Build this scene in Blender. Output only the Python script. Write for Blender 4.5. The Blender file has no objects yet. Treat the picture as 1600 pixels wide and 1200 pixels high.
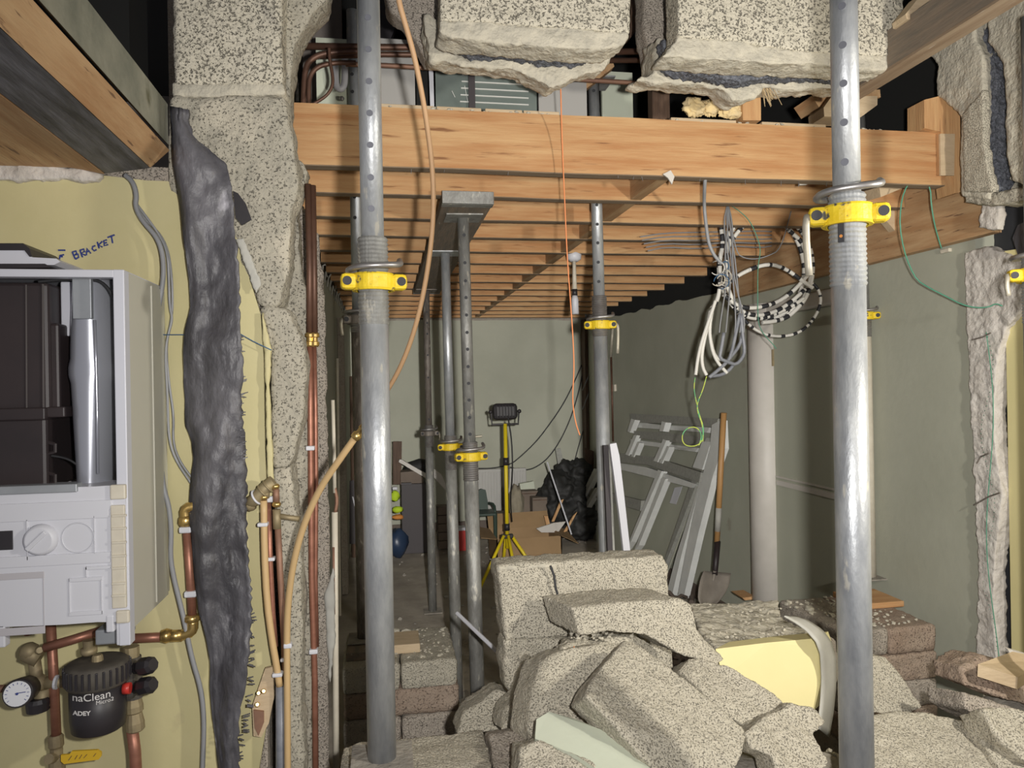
import bpy, bmesh, math, random
from mathutils import Vector, Matrix, noise
random.seed(7)
S = bpy.context.scene
COL = S.collection
# ------------------------------------------------------------------ camera, world, lights, exposure
F = 1150.0
YAW, ROLL = math.radians(9.87), math.radians(1.0)
EYE = Vector((0, 0, 1.65))
DIR = Vector((math.sin(YAW), math.cos(YAW), 0))
_r0 = Vector((math.cos(YAW), -math.sin(YAW), 0)); _u0 = Vector((0, 0, 1))
RT = _r0 * math.cos(ROLL) - _u0 * math.sin(ROLL)
UP = _u0 * math.cos(ROLL) + _r0 * math.sin(ROLL)
cam = bpy.data.cameras.new('camera'); cam.sensor_width = 36; cam.lens = F / 1600 * 36
cam.clip_start = 0.02
camo = bpy.data.objects.new('camera', cam); COL.objects.link(camo)
M = Matrix.Identity(4)
for i in range(3):
    M[i][0], M[i][1], M[i][2], M[i][3] = RT[i], UP[i], -DIR[i], EYE[i]
camo.matrix_world = M
S.camera = camo
S.view_settings.view_transform = 'Standard'; S.view_settings.look = 'None'
S.view_settings.exposure = -0.25; S.view_settings.gamma = 1.0
S.view_settings.use_curve_mapping = False

W = bpy.data.worlds.new('night'); S.world = W; W.use_nodes = True
W.node_tree.nodes['Background'].inputs[0].default_value = (0.93, 0.92, 1.0, 1)
W.node_tree.nodes['Background'].inputs[1].default_value = 0.27

def lamp(name, loc, energy, color, radius, far=0.0, aim=None, cone=120, law='Linear'):
    l = bpy.data.lights.new(name, 'SPOT' if aim else 'POINT'); l.energy = energy; l.color = color; l.shadow_soft_size = radius
    l.use_nodes = True; nt = l.node_tree; em = nt.nodes['Emission']; fo = nt.nodes.new('ShaderNodeLightFalloff')
    fo.inputs['Strength'].default_value = 1.0
    ma = nt.nodes.new('ShaderNodeMath'); ma.operation = 'MULTIPLY_ADD'; ma.inputs[1].default_value = far
    nt.links.new(fo.outputs['Constant'], ma.inputs[0]); nt.links.new(fo.outputs[law], ma.inputs[2])
    nt.links.new(ma.outputs[0], em.inputs['Strength'])
    o = bpy.data.objects.new(name, l); o.location = loc; COL.objects.link(o)
    if aim:
        l.spot_size = math.radians(cone); l.spot_blend = 1.0
        o.rotation_euler = (Vector(aim) - Vector(loc)).to_track_quat('-Z', 'Y').to_euler()
    return o
lamp('hand_torch', (0.115, 0.03, 1.68), 38, (1.0, 0.97, 0.93), 0.022, 0.48, (1.15, 4.0, 1.68), 132)
lamp('site_floodlight', (1.60, 0.50, 1.90), 122, (1.0, 0.945, 0.84), 0.045, 0.0, (0.75, 3.2, 1.55), 150, 'Quadratic')

# ------------------------------------------------------------------ helpers: pixels of the 1600x1200 frame to points
def ray(px, py):
    return DIR + RT * ((px - 800) / F) + UP * ((600 - py) / F)
def PY(px, py, Y):
    r = ray(px, py); return EYE + r * (Y / r.y)
def PX(px, py, X):
    r = ray(px, py); return EYE + r * (X / r.x)
def PZ(px, py, Z):
    r = ray(px, py); return EYE + r * ((Z - EYE.z) / r.z)

# ------------------------------------------------------------------ helpers: materials
def mat(name, c, c2=None, rough=0.7, metal=0.0, scale=8.0, stretch=(1, 1, 1), detail=6.0, lo=0.35, hi=0.65,
        bump=0.0, bscale=60.0, bdetail=4.0, pits=None, spots=None, coat=0.0, spec=0.5, emit=None):
    m = bpy.data.materials.new(name); m.use_nodes = True
    nt = m.node_tree; N = nt.nodes; L = nt.links
    b = N['Principled BSDF']; b.inputs['Roughness'].default_value = rough; b.inputs['Metallic'].default_value = metal
    b.inputs['Specular IOR Level'].default_value = spec
    if coat: b.inputs['Coat Weight'].default_value = coat
    tc = N.new('ShaderNodeTexCoord'); mp = N.new('ShaderNodeMapping'); mp.inputs['Scale'].default_value = stretch
    L.new(tc.outputs['Object'], mp.inputs['Vector'])
    col = None
    if c2 is not None:
        n = N.new('ShaderNodeTexNoise'); n.inputs['Scale'].default_value = scale; n.inputs['Detail'].default_value = detail
        n.inputs['Roughness'].default_value = 0.6
        L.new(mp.outputs[0], n.inputs['Vector'])
        r = N.new('ShaderNodeMapRange'); r.inputs[1].default_value = lo; r.inputs[2].default_value = hi
        L.new(n.outputs['Fac'], r.inputs[0])
        mx = N.new('ShaderNodeMix'); mx.data_type = 'RGBA'
        mx.inputs[6].default_value = (*c, 1); mx.inputs[7].default_value = (*c2, 1)
        L.new(r.outputs[0], mx.inputs[0]); col = mx.outputs[2]
    height = None
    if bump:
        n2 = N.new('ShaderNodeTexNoise'); n2.inputs['Scale'].default_value = bscale; n2.inputs['Detail'].default_value = bdetail
        L.new(mp.outputs[0], n2.inputs['Vector']); height = n2.outputs['Fac']
    if spots:                                   # (scale, threshold, colour): blotches of another colour (stains, knots, flakes)
        n3 = N.new('ShaderNodeTexNoise'); n3.inputs['Scale'].default_value = spots[0]; n3.inputs['Detail'].default_value = 5
        n3.noise_dimensions = '4D'; n3.inputs['W'].default_value = 3.7
        L.new(mp.outputs[0], n3.inputs['Vector'])
        r3 = N.new('ShaderNodeMapRange'); r3.inputs[1].default_value = spots[1]; r3.inputs[2].default_value = spots[1] + 0.06
        L.new(n3.outputs['Fac'], r3.inputs[0])
        m3 = N.new('ShaderNodeMix'); m3.data_type = 'RGBA'; m3.inputs[7].default_value = (*spots[2], 1)
        if col: L.new(col, m3.inputs[6])
        else: m3.inputs[6].default_value = (*c, 1)
        L.new(r3.outputs[0], m3.inputs[0]); col = m3.outputs[2]
    if pits:                                    # (scale, size, depth, dark colour): open pores of concrete
        v = N.new('ShaderNodeTexNoise'); v.inputs['Scale'].default_value = pits[0]; v.inputs['Detail'].default_value = 2.5
        v.inputs['Roughness'].default_value = 0.65
        L.new(mp.outputs[0], v.inputs['Vector'])
        r2 = N.new('ShaderNodeMapRange'); r2.inputs[1].default_value = pits[1]; r2.inputs[2].default_value = pits[1] + 0.12
        L.new(v.outputs['Fac'], r2.inputs[0])
        m2 = N.new('ShaderNodeMix'); m2.data_type = 'RGBA'; m2.inputs[6].default_value = (*pits[3], 1)
        if col: L.new(col, m2.inputs[7])
        else: m2.inputs[7].default_value = (*c, 1)
        L.new(r2.outputs[0], m2.inputs[0]); col = m2.outputs[2]
        if height:
            ad = N.new('ShaderNodeMath'); ad.operation = 'MULTIPLY_ADD'; ad.inputs[1].default_value = pits[2]
            L.new(r2.outputs[0], ad.inputs[0]); L.new(height, ad.inputs[2]); height = ad.outputs[0]
        else: height = r2.outputs[0]
    if height:
        bp = N.new('ShaderNodeBump'); bp.inputs['Strength'].default_value = bump; bp.inputs['Distance'].default_value = 0.006
        L.new(height, bp.inputs['Height']); L.new(bp.outputs[0], b.inputs['Normal'])
    if col: L.new(col, b.inputs['Base Color'])
    else: b.inputs['Base Color'].default_value = (*c, 1)
    if emit:
        b.inputs['Emission Color'].default_value = (*emit[0], 1); b.inputs['Emission Strength'].default_value = emit[1]
    return m

MT = {}
MT['block'] = mat('gritty_concrete_block', (.56, .515, .415), (.49, .45, .36), .92, bump=1.0, bscale=150, bdetail=9, scale=30, detail=9, lo=.3, hi=.7, pits=(260, .325, .8, (.36, .33, .27)))
MT['blockface'] = mat('open_textured_block_face', (.61, .565, .46), (.54, .50, .40), .92, bump=1.0, bscale=90, scale=25, detail=8, lo=.3, hi=.7, pits=(150, .335, 1.6, (.34, .312, .255)))
MT['brownblock'] = mat('brown_concrete_block', (.30, .22, .165), (.37, .29, .225), .92, bump=.8, bscale=140, pits=(160, .31, .8, (.18, .13, .10)))
MT['greyblock'] = mat('grey_concrete_block', (.46, .405, .34), (.39, .34, .285), .92, bump=1.0, bscale=150, bdetail=8, scale=30, pits=(240, .32, .8, (.25, .215, .18)))
MT['mortar'] = mat('lime_mortar', (.58, .535, .43), (.45, .42, .345), .95, bump=1.0, bscale=90, bdetail=8, scale=22, detail=9)
MT['render'] = mat('cement_render', (.45, .415, .335), (.37, .345, .28), .95, bump=1.0, bscale=80, bdetail=9, scale=25, detail=9, lo=.3, hi=.7, pits=(150, .30, 1.0, (.27, .25, .205)), spots=(5, .60, (.52, .475, .38)))
MT['bead'] = mat('grey_bead_insulation', (.17, .18, .21), (.08, .085, .10), .8, bump=1.0, bscale=150, scale=120, lo=.4, hi=.6)
MT['pine'] = mat('orange_pine', (.42, .20, .078), (.56, .345, .165), .8, scale=2.2, stretch=(1, 12, 12), bump=.3, bscale=14, spots=(4, .62, (.24, .11, .045)))
MT['pineY'] = mat('orange_pine_lengthwise', (.42, .235, .11), (.56, .37, .20), .78, scale=3, stretch=(9, 1, 9), bump=.35, bscale=14, spots=(11, .63, (.20, .11, .06)))
MT['pineZ'] = mat('orange_pine_upright', (.50, .27, .12), (.62, .38, .18), .75, scale=3.2, stretch=(14, 14, 1), bump=.3, bscale=12, spots=(6, .66, (.22, .11, .05)))
MT['pale_pine'] = mat('dusty_pale_pine', (.50, .38, .24), (.60, .47, .31), .8, scale=4, stretch=(2, 8, 8), bump=.3, bscale=15)
MT['oldwood'] = mat('grey_brown_old_timber', (.17, .145, .115), (.26, .20, .145), .85, scale=5, stretch=(8, 1, 8), bump=.5, bscale=14, spots=(9, .66, (.42, .38, .30)))
MT['darkwood'] = mat('dark_brown_timber', (.085, .05, .032), (.14, .085, .055), .7, scale=4, stretch=(9, 9, 1), bump=.3, bscale=18)
MT['mould'] = mat('mouldy_green_board', (.20, .205, .16), (.33, .32, .25), .85, scale=7, bump=.5, bscale=25, spots=(6, .56, (.10, .095, .045)))
MT['tar'] = mat('bituminous_black_face', (.035, .035, .042), (.13, .13, .15), .55, scale=5, stretch=(9, 1, 9), bump=.5, bscale=18)
MT['strip'] = mat('dirty_black_bitumen_sheet', (.055, .053, .060), (.20, .195, .215), .45, scale=5, stretch=(1, 1, .45), lo=.44, hi=.72, bump=.9, bscale=55, bdetail=7, spots=(11, .615, (.40, .39, .43)))
MT['galv'] = mat('galvanised_steel', (.52, .535, .54), (.34, .355, .375), .42, .5, scale=9, stretch=(3, 3, 1), bump=.15, bscale=60, spots=(18, .64, (.64, .62, .55)))
MT['galv_dirty'] = mat('cement_splashed_steel', (.36, .36, .34), (.22, .215, .20), .55, .4, scale=9, stretch=(3, 3, 1), bump=.3, bscale=60, spots=(16, .60, (.52, .50, .44)))
MT['galv_rust'] = mat('rusty_steel_tube', (.16, .135, .115), (.27, .24, .21), .6, .4, scale=14, stretch=(3, 3, 1), bump=.3, bscale=60, spots=(22, .60, (.42, .38, .32)))
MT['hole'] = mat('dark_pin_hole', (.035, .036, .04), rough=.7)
MT['hole_grey'] = mat('grey_pin_hole', (.17, .175, .20), rough=.6, metal=.3)
MT['yellow_iron'] = mat('worn_yellow_paint_on_iron', (.72, .50, .015), (.82, .60, .03), .5, scale=20, bump=.3, bscale=80, spots=(55, .60, (.09, .085, .07)))
MT['steel'] = mat('bare_steel', (.42, .41, .40), (.28, .26, .25), .4, .7, scale=20)
MT['cream_steel'] = mat('cream_worn_steel', (.50, .46, .36), (.36, .33, .27), .5, .3, scale=25)
MT['yplaster'] = mat('yellow_painted_plaster', (.55, .495, .26), (.595, .535, .30), .8, scale=3, bump=.15, bscale=30, spots=(7, .69, (.47, .41, .235)))
MT['yboard'] = mat('bright_yellow_painted_face', (.74, .66, .34), (.70, .62, .31), .7, scale=3, bump=.1, bscale=30)
MT['plaster'] = mat('broken_white_plaster', (.66, .62, .57), (.52, .48, .43), .95, bump=.9, bscale=70, scale=15)
MT['gplaster'] = mat('sage_green_painted_plaster', (.44, .445, .36), (.395, .40, .32), .8, scale=2.2, bump=.2, bscale=25, spots=(4.5, .70, (.345, .325, .26)))
MT['gpiece'] = mat('pale_green_painted_face', (.58, .62, .50), (.54, .57, .46), .7, scale=4, bump=.15, bscale=30)
MT['floor'] = mat('dusty_screed_floor', (.46, .41, .34), (.33, .29, .24), .95, scale=3.5, bump=.6, bscale=30, spots=(8, .63, (.45, .41, .34)))
MT['rubble'] = mat('grey_rubble_dust', (.36, .33, .28), (.24, .22, .19), .95, scale=14, bump=1.0, bscale=60)
MT['white'] = mat('white_enamel', (.62, .63, .69), rough=.4)
MT['white_side'] = mat('off_white_enamel_side', (.60, .585, .50), (.56, .545, .46), .45, scale=2)
MT['white_plastic'] = mat('white_plastic', (.64, .645, .69), rough=.45)
MT['cream_plastic'] = mat('cream_plastic', (.66, .61, .50), (.58, .53, .43), .5, scale=20)
MT['upvc'] = mat('dusty_white_frame', (.80, .81, .78), (.72, .73, .70), .5, scale=9)
MT['upvc_edge'] = mat('perforated_grey_frame_edge', (.38, .38, .34), (.30, .30, .27), .7, scale=40)
MT['white_wood'] = mat('white_painted_wood', (.62, .585, .535), (.55, .52, .47), .5, scale=5)
MT['black_plastic'] = mat('black_plastic', (.022, .020, .023), (.035, .030, .033), .45, scale=4)
MT['black_metal'] = mat('dark_brown_black_casting', (.024, .018, .019), (.040, .028, .028), .5, scale=3)
MT['lid'] = mat('dusty_black_lid', (.10, .088, .07), (.055, .048, .042), .7, scale=18)
MT['silver'] = mat('polished_zinc_vessel', (.50, .515, .57), rough=.25, metal=.5)
MT['grey_plate'] = mat('dull_zinc_plate', (.40, .42, .44), (.34, .36, .38), .5, .4, scale=9)
MT['grey_back'] = mat('light_grey_back_panel', (.50, .48, .50), rough=.5)
MT['copper'] = mat('copper_pipe', (.40, .185, .125), (.31, .135, .09), .45, .5, scale=9, stretch=(1, 1, 4))
MT['copper_dull'] = mat('dull_dusty_copper', (.36, .20, .13), (.24, .135, .095), .6, .4, scale=16)
MT['copper_dark'] = mat('tarnished_dark_copper', (.11, .058, .04), (.17, .09, .06), .5, .45, scale=10)
MT['brass'] = mat('brass_fitting', (.62, .43, .16), rough=.3, metal=.85)
MT['brass_dull'] = mat('dusty_brass_fitting', (.38, .31, .18), (.27, .215, .13), .6, .45, scale=25)
MT['tan_pipe'] = mat('tan_plastic_pipe', (.60, .42, .21), (.56, .385, .19), .5, scale=4)
MT['tan_hose'] = mat('light_brown_hose', (.58, .36, .19), (.52, .32, .17), .55, scale=5)
MT['grey_cable'] = mat('grey_cable_sheath', (.27, .275, .285), rough=.5)
MT['white_cable'] = mat('white_cable_sheath', (.78, .76, .70), rough=.5)
MT['black_tape'] = mat('black_tape', (.03, .031, .036), rough=.5)
MT['black_cable'] = mat('black_cable_sheath', (.028, .028, .03), rough=.5)
MT['grey_conduit'] = mat('grey_heat_sleeve', (.20, .21, .24), (.28, .29, .32), .4, scale=30)
MT['green_wire'] = mat('green_wire', (.10, .33, .22), rough=.5)
MT['earth_wire'] = mat('yellow_green_wire', (.62, .72, .12), (.16, .50, .22), .5, scale=16, lo=.48, hi=.52)
MT['blue_wire'] = mat('blue_wire', (.05, .13, .25), rough=.5)
MT['orange_string'] = mat('orange_builders_line', (.85, .30, .12), rough=.7)
MT['ink'] = mat('blue_marker_ink', (.03, .05, .24), rough=.6)
MT['print_white'] = mat('white_print', (.70, .68, .66), rough=.6)
MT['gas_yellow'] = mat('yellow_lever_coating', (.66, .42, .03), rough=.4)
MT['red'] = mat('red_plastic', (.55, .04, .03), rough=.4)
MT['dial'] = mat('white_dial_face', (.70, .71, .74), rough=.4)
MT['tripod'] = mat('bright_yellow_tripod_tube', (.78, .60, .02), rough=.4)
MT['card'] = mat('brown_cardboard', (.36, .235, .12), (.31, .20, .10), .85, scale=4)
MT['card_dark'] = mat('dull_brown_cardboard', (.20, .16, .125), (.16, .125, .10), .85, scale=4)
MT['sack'] = mat('beige_paper_sack', (.33, .29, .21), (.26, .23, .17), .85, scale=12, bump=.6, bscale=25)
MT['bag'] = mat('black_rubble_bag', (.016, .016, .016), (.030, .030, .028), .62, scale=6, bump=1.0, bscale=11, spec=.35)
MT['cabinet'] = mat('charcoal_board', (.058, .050, .053), rough=.6)
MT['chair'] = mat('dark_green_plastic', (.035, .060, .045), rough=.45)
MT['hivis'] = mat('fluorescent_yellow_cloth', (.52, .72, .03), rough=.8)
MT['orange_cloth'] = mat('orange_cloth', (.66, .26, .06), rough=.8)
MT['blue_cloth'] = mat('dark_blue_plastic_bag', (.025, .045, .09), rough=.35)
MT['handle_wood'] = mat('varnished_ash_handle', (.50, .27, .10), (.56, .32, .13), .5, scale=5, stretch=(9, 9, 1))
MT['spade'] = mat('muddy_steel_blade', (.30, .265, .22), (.23, .20, .17), .7, .2, scale=12)
MT['radiator'] = mat('white_radiator_enamel', (.46, .45, .42), rough=.5)
MT['door'] = mat('sage_door_panel', (.45, .46, .37), (.42, .43, .345), .7, scale=2)
MT['foam'] = mat('yellow_mineral_wool', (.78, .60, .30), (.62, .50, .30), .95, scale=25, bump=1.0, bscale=50)
MT['glass_tile'] = mat('grey_green_tiled_panel', (.20, .235, .215), (.15, .18, .165), .25, scale=3)
MT['grout'] = mat('white_grout_line', (.66, .66, .62), rough=.6)
MT['upgrey'] = mat('grey_bath_panel', (.40, .39, .37), rough=.6)
MT['upbeige'] = mat('beige_bathroom_wall', (.20, .175, .155), (.16, .14, .125), .85, scale=3)
MT['void_black'] = mat('black_void_and_dark_post', (.012, .012, .011), rough=.95)  # darkness of unlit space painted as black; also colours the dark post
MT['fibre'] = mat('straw_fibre', (.40, .30, .17), rough=.9)
MT['paper'] = mat('grey_white_torn_lining', (.50, .49, .44), (.42, .41, .37), .85, scale=10)
MT['brownwood'] = mat('weathered_brown_wood', (.24, .165, .105), (.33, .25, .17), .8, scale=4, stretch=(12, 1, 12), bump=.3, bscale=14, spots=(12, .68, (.5, .46, .40)))
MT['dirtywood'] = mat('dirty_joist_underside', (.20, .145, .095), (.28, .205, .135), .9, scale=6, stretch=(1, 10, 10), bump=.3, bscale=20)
MT['skirt'] = mat('dark_skirting', (.13, .10, .08), rough=.7)

# ------------------------------------------------------------------ helpers: meshes
class MB:
    def __init__(s): s.v = []; s.f = []
    def add(s, vs, fs):
        o = len(s.v); s.v += [Vector(v) for v in vs]; s.f += [[i + o for i in f] for f in fs]; return s
    def box(s, c, size, R=None, bev=0.0):
        x, y, z = (d / 2 for d in size)
        R = R or Matrix.Identity(3); c = Vector(c)
        if bev <= 0:
            vs = [Vector(p) for p in ((-x,-y,-z),(x,-y,-z),(x,y,-z),(-x,y,-z),(-x,-y,z),(x,-y,z),(x,y,z),(-x,y,z))]
            fs = [(0,3,2,1),(4,5,6,7),(0,1,5,4),(1,2,6,5),(2,3,7,6),(3,0,4,7)]
            return s.add([c + R @ v for v in vs], fs)
        bm = bmesh.new(); bmesh.ops.create_cube(bm, size=1)
        for v in bm.verts: v.co = Vector((v.co.x * size[0], v.co.y * size[1], v.co.z * size[2]))
        bmesh.ops.bevel(bm, geom=bm.edges[:], offset=bev, segments=2, profile=.5, affect='EDGES')
        return s.bm(bm, c, R)
    def bm(s, bm, c=Vector((0, 0, 0)), R=Matrix.Identity(3)):
        bm.verts.index_update()
        s.add([c + R @ v.co for v in bm.verts], [[v.index for v in f.verts] for f in bm.faces]); bm.free(); return s
    def box2(s, a, b, bev=0.0):
        a, b = Vector(a), Vector(b)
        return s.box((a + b) / 2, [abs(q) for q in (b - a)], None, bev)
    def cyl(s, p0, p1, r0, r1=None, n=16, cap=True):
        r1 = r0 if r1 is None else r1
        return s.lathe(p0, p1, [(0, r0), (1, r1)], n, cap)
    def lathe(s, p0, p1, prof, n=20, cap=True):      # prof: (t along axis 0..1, radius)
        p0, p1 = Vector(p0), Vector(p1); ax = p1 - p0; q = ax.normalized().to_track_quat('Z', 'Y').to_matrix()
        vs, fs = [], []
        for t, r in prof:
            for k in range(n):
                a = 2 * math.pi * k / n
                vs.append(p0 + ax * t + q @ Vector((r * math.cos(a), r * math.sin(a), 0)))
        for j in range(len(prof) - 1):
            for k in range(n):
                a, b = j * n + k, j * n + (k + 1) % n
                fs.append((a, b, b + n, a + n))
        if cap:
            fs.append(tuple(range(n))[::-1]); fs.append(tuple(range((len(prof) - 1) * n, len(prof) * n)))
        return s.add(vs, fs)
    def tube(s, pts, r, n=8, smooth=0, cap=True):
        pts = [Vector(p) for p in pts]
        for _ in range(smooth):
            q = [pts[0]]
            for a, b in zip(pts, pts[1:]): q += [a * .75 + b * .25, a * .25 + b * .75]
            pts = q + [pts[-1]]
        rr = r if isinstance(r, (list, tuple)) else [r] * len(pts)
        T = []
        for i in range(len(pts)):
            d = pts[min(i + 1, len(pts) - 1)] - pts[max(i - 1, 0)]
            T.append(d.normalized() if d.length > 1e-9 else Vector((0, 0, 1)))
        u = T[0].orthogonal().normalized(); vs, fs = [], []
        for i, p in enumerate(pts):
            u = (u - T[i] * u.dot(T[i]))
            u = u.normalized() if u.length > 1e-6 else T[i].orthogonal().normalized()
            w = T[i].cross(u)
            for k in range(n):
                a = 2 * math.pi * k / n
                vs.append(p + (u * math.cos(a) + w * math.sin(a)) * rr[i])
        for i in range(len(pts) - 1):
            for k in range(n):
                a, b = i * n + k, i * n + (k + 1) % n
                fs.append((a, b, b + n, a + n))
        if cap:
            fs.append(tuple(range(n))[::-1]); fs.append(tuple(range((len(pts) - 1) * n, len(pts) * n)))
        return s.add(vs, fs)
    def prism(s, pts, vec):
        pts = [Vector(p) for p in pts]; vec = Vector(vec); n = len(pts)
        fs = [tuple(range(n)), tuple(range(n, 2 * n))[::-1]]
        for k in range(n): fs.append((k, k + n, (k + 1) % n + n, (k + 1) % n))
        return s.add(pts + [p + vec for p in pts], fs)
    def ball(s, c, r, n=10, sq=(1, 1, 1), jit=0.0, seed=0):
        bm = bmesh.new(); bmesh.ops.create_uvsphere(bm, u_segments=n, v_segments=max(4, n // 2 + 1), radius=1)
        for v in bm.verts:
            k = 1 + jit * noise.noise(v.co * 1.7 + Vector((seed * 3.1, seed, 0)))
            v.co = Vector((v.co.x * sq[0], v.co.y * sq[1], v.co.z * sq[2])) * r * k
        return s.bm(bm, Vector(c))
    def torus(s, c, axis, R, r, n=24, m=8, a0=0, a1=2 * math.pi):
        q = Vector(axis).to_track_quat('Z', 'Y').to_matrix(); c = Vector(c)
        full = abs(a1 - a0 - 2 * math.pi) < 1e-6
        pts = [c + q @ Vector((R * math.cos(a0 + (a1 - a0) * k / n), R * math.sin(a0 + (a1 - a0) * k / n), 0)) for k in range(n + 1)]
        return s.tube(pts, r, m, cap=not full)
    def build(s, name, m, parent=None, smooth=False):
        me = bpy.data.meshes.new(name)
        org = Vector((0, 0, 0)); up_ = parent
        while up_:
            org = org + ROOT_LOC.get(up_.name, Vector((0, 0, 0))); up_ = up_.parent
        me.from_pydata([tuple(v - org) for v in s.v], [], s.f)
        bm = bmesh.new(); bm.from_mesh(me); bmesh.ops.recalc_face_normals(bm, faces=bm.faces[:])
        ng = [f for f in bm.faces if len(f.verts) > 4 and not smooth]
        bm.to_mesh(me); bm.free()
        me.materials.append(MT[m])
        if smooth:
            me.polygons.foreach_set('use_smooth', [len(p.vertices) <= 4 for p in me.polygons])
        o = bpy.data.objects.new(name, me); COL.objects.link(o)
        if parent: o.parent = parent
        return o
def _each(self, name, m, parent=None, smooth=False):             # every connected piece becomes an object of its own
    par = list(range(len(self.v)))
    def fd(i):
        while par[i] != i: par[i] = par[par[i]]; i = par[i]
        return i
    for f in self.f:
        for i in f[1:]: par[fd(i)] = fd(f[0])
    grp = {}
    for f in self.f: grp.setdefault(fd(f[0]), []).append(f)
    out = []
    for fs in grp.values():
        q = MB(); ids = sorted({i for f in fs for i in f}); mp = {i: k for k, i in enumerate(ids)}
        q.v = [self.v[i].copy() for i in ids]; q.f = [[mp[i] for i in f] for f in fs]
        out.append(q.build(name, m, parent, smooth))
    return out
MB.each = _each
ROOT_LOC = {}
def tag(o, label=None, cat=None, group=None, kind=None):
    if label: o['label'] = label
    if cat: o['category'] = cat
    if group: o['group'] = group
    if kind: o['kind'] = kind
    return o
def thing(name, label, cat, loc=(0, 0, 0), group=None):
    o = bpy.data.objects.new(name, None); COL.objects.link(o); o.empty_display_size = .1
    o.location = loc; ROOT_LOC[o.name] = Vector(loc)
    return tag(o, label, cat, group)
def one(mb, name, label, cat, m, group=None, smooth=False):      # a thing that is a single mesh, origin at its base
    lo = Vector((sum(v.x for v in mb.v) / len(mb.v), sum(v.y for v in mb.v) / len(mb.v), min(v.z for v in mb.v)))
    mb.v = [v - lo for v in mb.v]
    o = mb.build(name, m, None, smooth); o.location = lo; ROOT_LOC[o.name] = lo
    return tag(o, label, cat, group)
def struct(mb, name, m, parent=None, smooth=False):
    o = mb.build(name, m, parent, smooth)
    if not parent: o['kind'] = 'structure'
    return o
_tex = {}
def tex(kind, scale):
    k = (kind, scale)
    if k not in _tex:
        t = bpy.data.textures.new('%s_%g' % k, kind); t.noise_scale = scale; t.noise_depth = 3 if kind == 'CLOUDS' else 0
        _tex[k] = t
    return _tex[k]
ROUGH = []
def rough(o, vox=.012, d1=.02, s1=.06, d2=.007, s2=.02):          # broken, chipped surface: remesh and displace, applied below
    r = o.modifiers.new('remesh', 'REMESH'); r.mode = 'VOXEL'; r.voxel_size = vox; r.use_smooth_shade = True
    for d, sc in ((d1, s1), (d2, s2)):
        if d:
            m = o.modifiers.new('chip', 'DISPLACE'); m.texture = tex('CLOUDS', sc); m.strength = d; m.mid_level = .5; m.texture_coords = 'LOCAL'
    ROUGH.append(o); return o
def pts3(pts, Y=None):
    return [PY(p[0], p[1], p[2] if len(p) > 2 else Y) for p in pts]
def slab(name, label, cat, pts, vec, m, Y=None, group=None, vox=.012, d1=.02, s1=.06, d2=.007, s2=.02):
    o = one(MB().prism(pts3(pts, Y), vec), name, label, cat, m, group)
    return rough(o, vox, d1, s1, d2, s2)
def part_slab(name, parent, pts, vec, m, Y=None, vox=.012, d1=.02, s1=.06, d2=.007, s2=.02):
    o = MB().prism(pts3(pts, Y), vec).build(name, m, parent)
    return rough(o, vox, d1, s1, d2, s2)
def crumbs(mb, n, fn, r0, r1, seed):
    rnd = random.Random(seed)
    for k in range(n):
        p, r = fn(rnd), rnd.uniform(r0, r1)
        bm = bmesh.new(); bmesh.ops.create_icosphere(bm, subdivisions=1, radius=r)
        for v in bm.verts:
            v.co = Vector((v.co.x * rnd.uniform(.6, 1.3), v.co.y * rnd.uniform(.6, 1.3), v.co.z * rnd.uniform(.35, .8)))
        R = Matrix.Rotation(rnd.uniform(0, 6.28), 3, 'Z') @ Matrix.Rotation(rnd.uniform(-.6, .6), 3, 'X')
        mb.bm(bm, Vector(p) + Vector((0, 0, r * .35)), R)
    return mb
# ================================================================== the setting
XL, XR, YB = -0.36, 2.32, 8.35
YJ = lambda k: 2.48 + 0.4 * k          # front face of joist k
JZ0, JZ1 = 2.39, 2.565

# floor: uneven dusty screed
mb = MB()
nx, ny = 40, 60
vs = []
for j in range(ny + 1):
    for i in range(nx + 1):
        x = -2.4 + 5.0 * i / nx; y = -0.4 + 9.0 * j / ny
        vs.append((x, y, .012 * noise.noise(Vector((x * 2, y * 2, 0)))-.006))
mb.add(vs, [(j * (nx + 1) + i, j * (nx + 1) + i + 1, (j + 1) * (nx + 1) + i + 1, (j + 1) * (nx + 1) + i) for j in range(ny) for i in range(nx)])
struct(mb, 'floor', 'floor', smooth=True)

# back room walls (plaster ends raggedly just below the joists)
def ragged_wall(name, p, q, z0, ztop, m, th, n=60, amp=.03, seed=0):
    p, q = Vector(p), Vector(q); mb = MB(); vs = []
    for i in range(n + 1):
        t = i / n; b = p.lerp(q, t)
        z = ztop(t) + amp * noise.noise(Vector((t * n * .35 + seed, seed, 0)))
        vs += [(b.x, b.y, z0), (b.x, b.y, z), (b.x + th[0], b.y + th[1], z), (b.x + th[0], b.y + th[1], z0)]
    fs = []
    for i in range(n):
        a, b = i * 4, i * 4 + 4
        for k in range(4): fs.append((a + k, a + (k + 1) % 4, b + (k + 1) % 4, b + k))
    fs += [(0, 1, 2, 3), (n * 4 + 3, n * 4 + 2, n * 4 + 1, n * 4)]
    mb.add(vs, fs); return mb
wl = struct(ragged_wall('wall_left', (XL, 2.5, 0), (XL, YB, 0), 0, lambda t: 2.33 + .06 * t, 'gplaster', (-.1, 0), 60, .05, 3), 'wall_left', 'gplaster')
wr = struct(ragged_wall('wall_right', (XR, 2.56, 0), (XR, YB, 0), 0, lambda t: 2.215 + .13 * t, 'gplaster', (.1, 0), 80, .035, 9), 'wall_right', 'gplaster')
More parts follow.
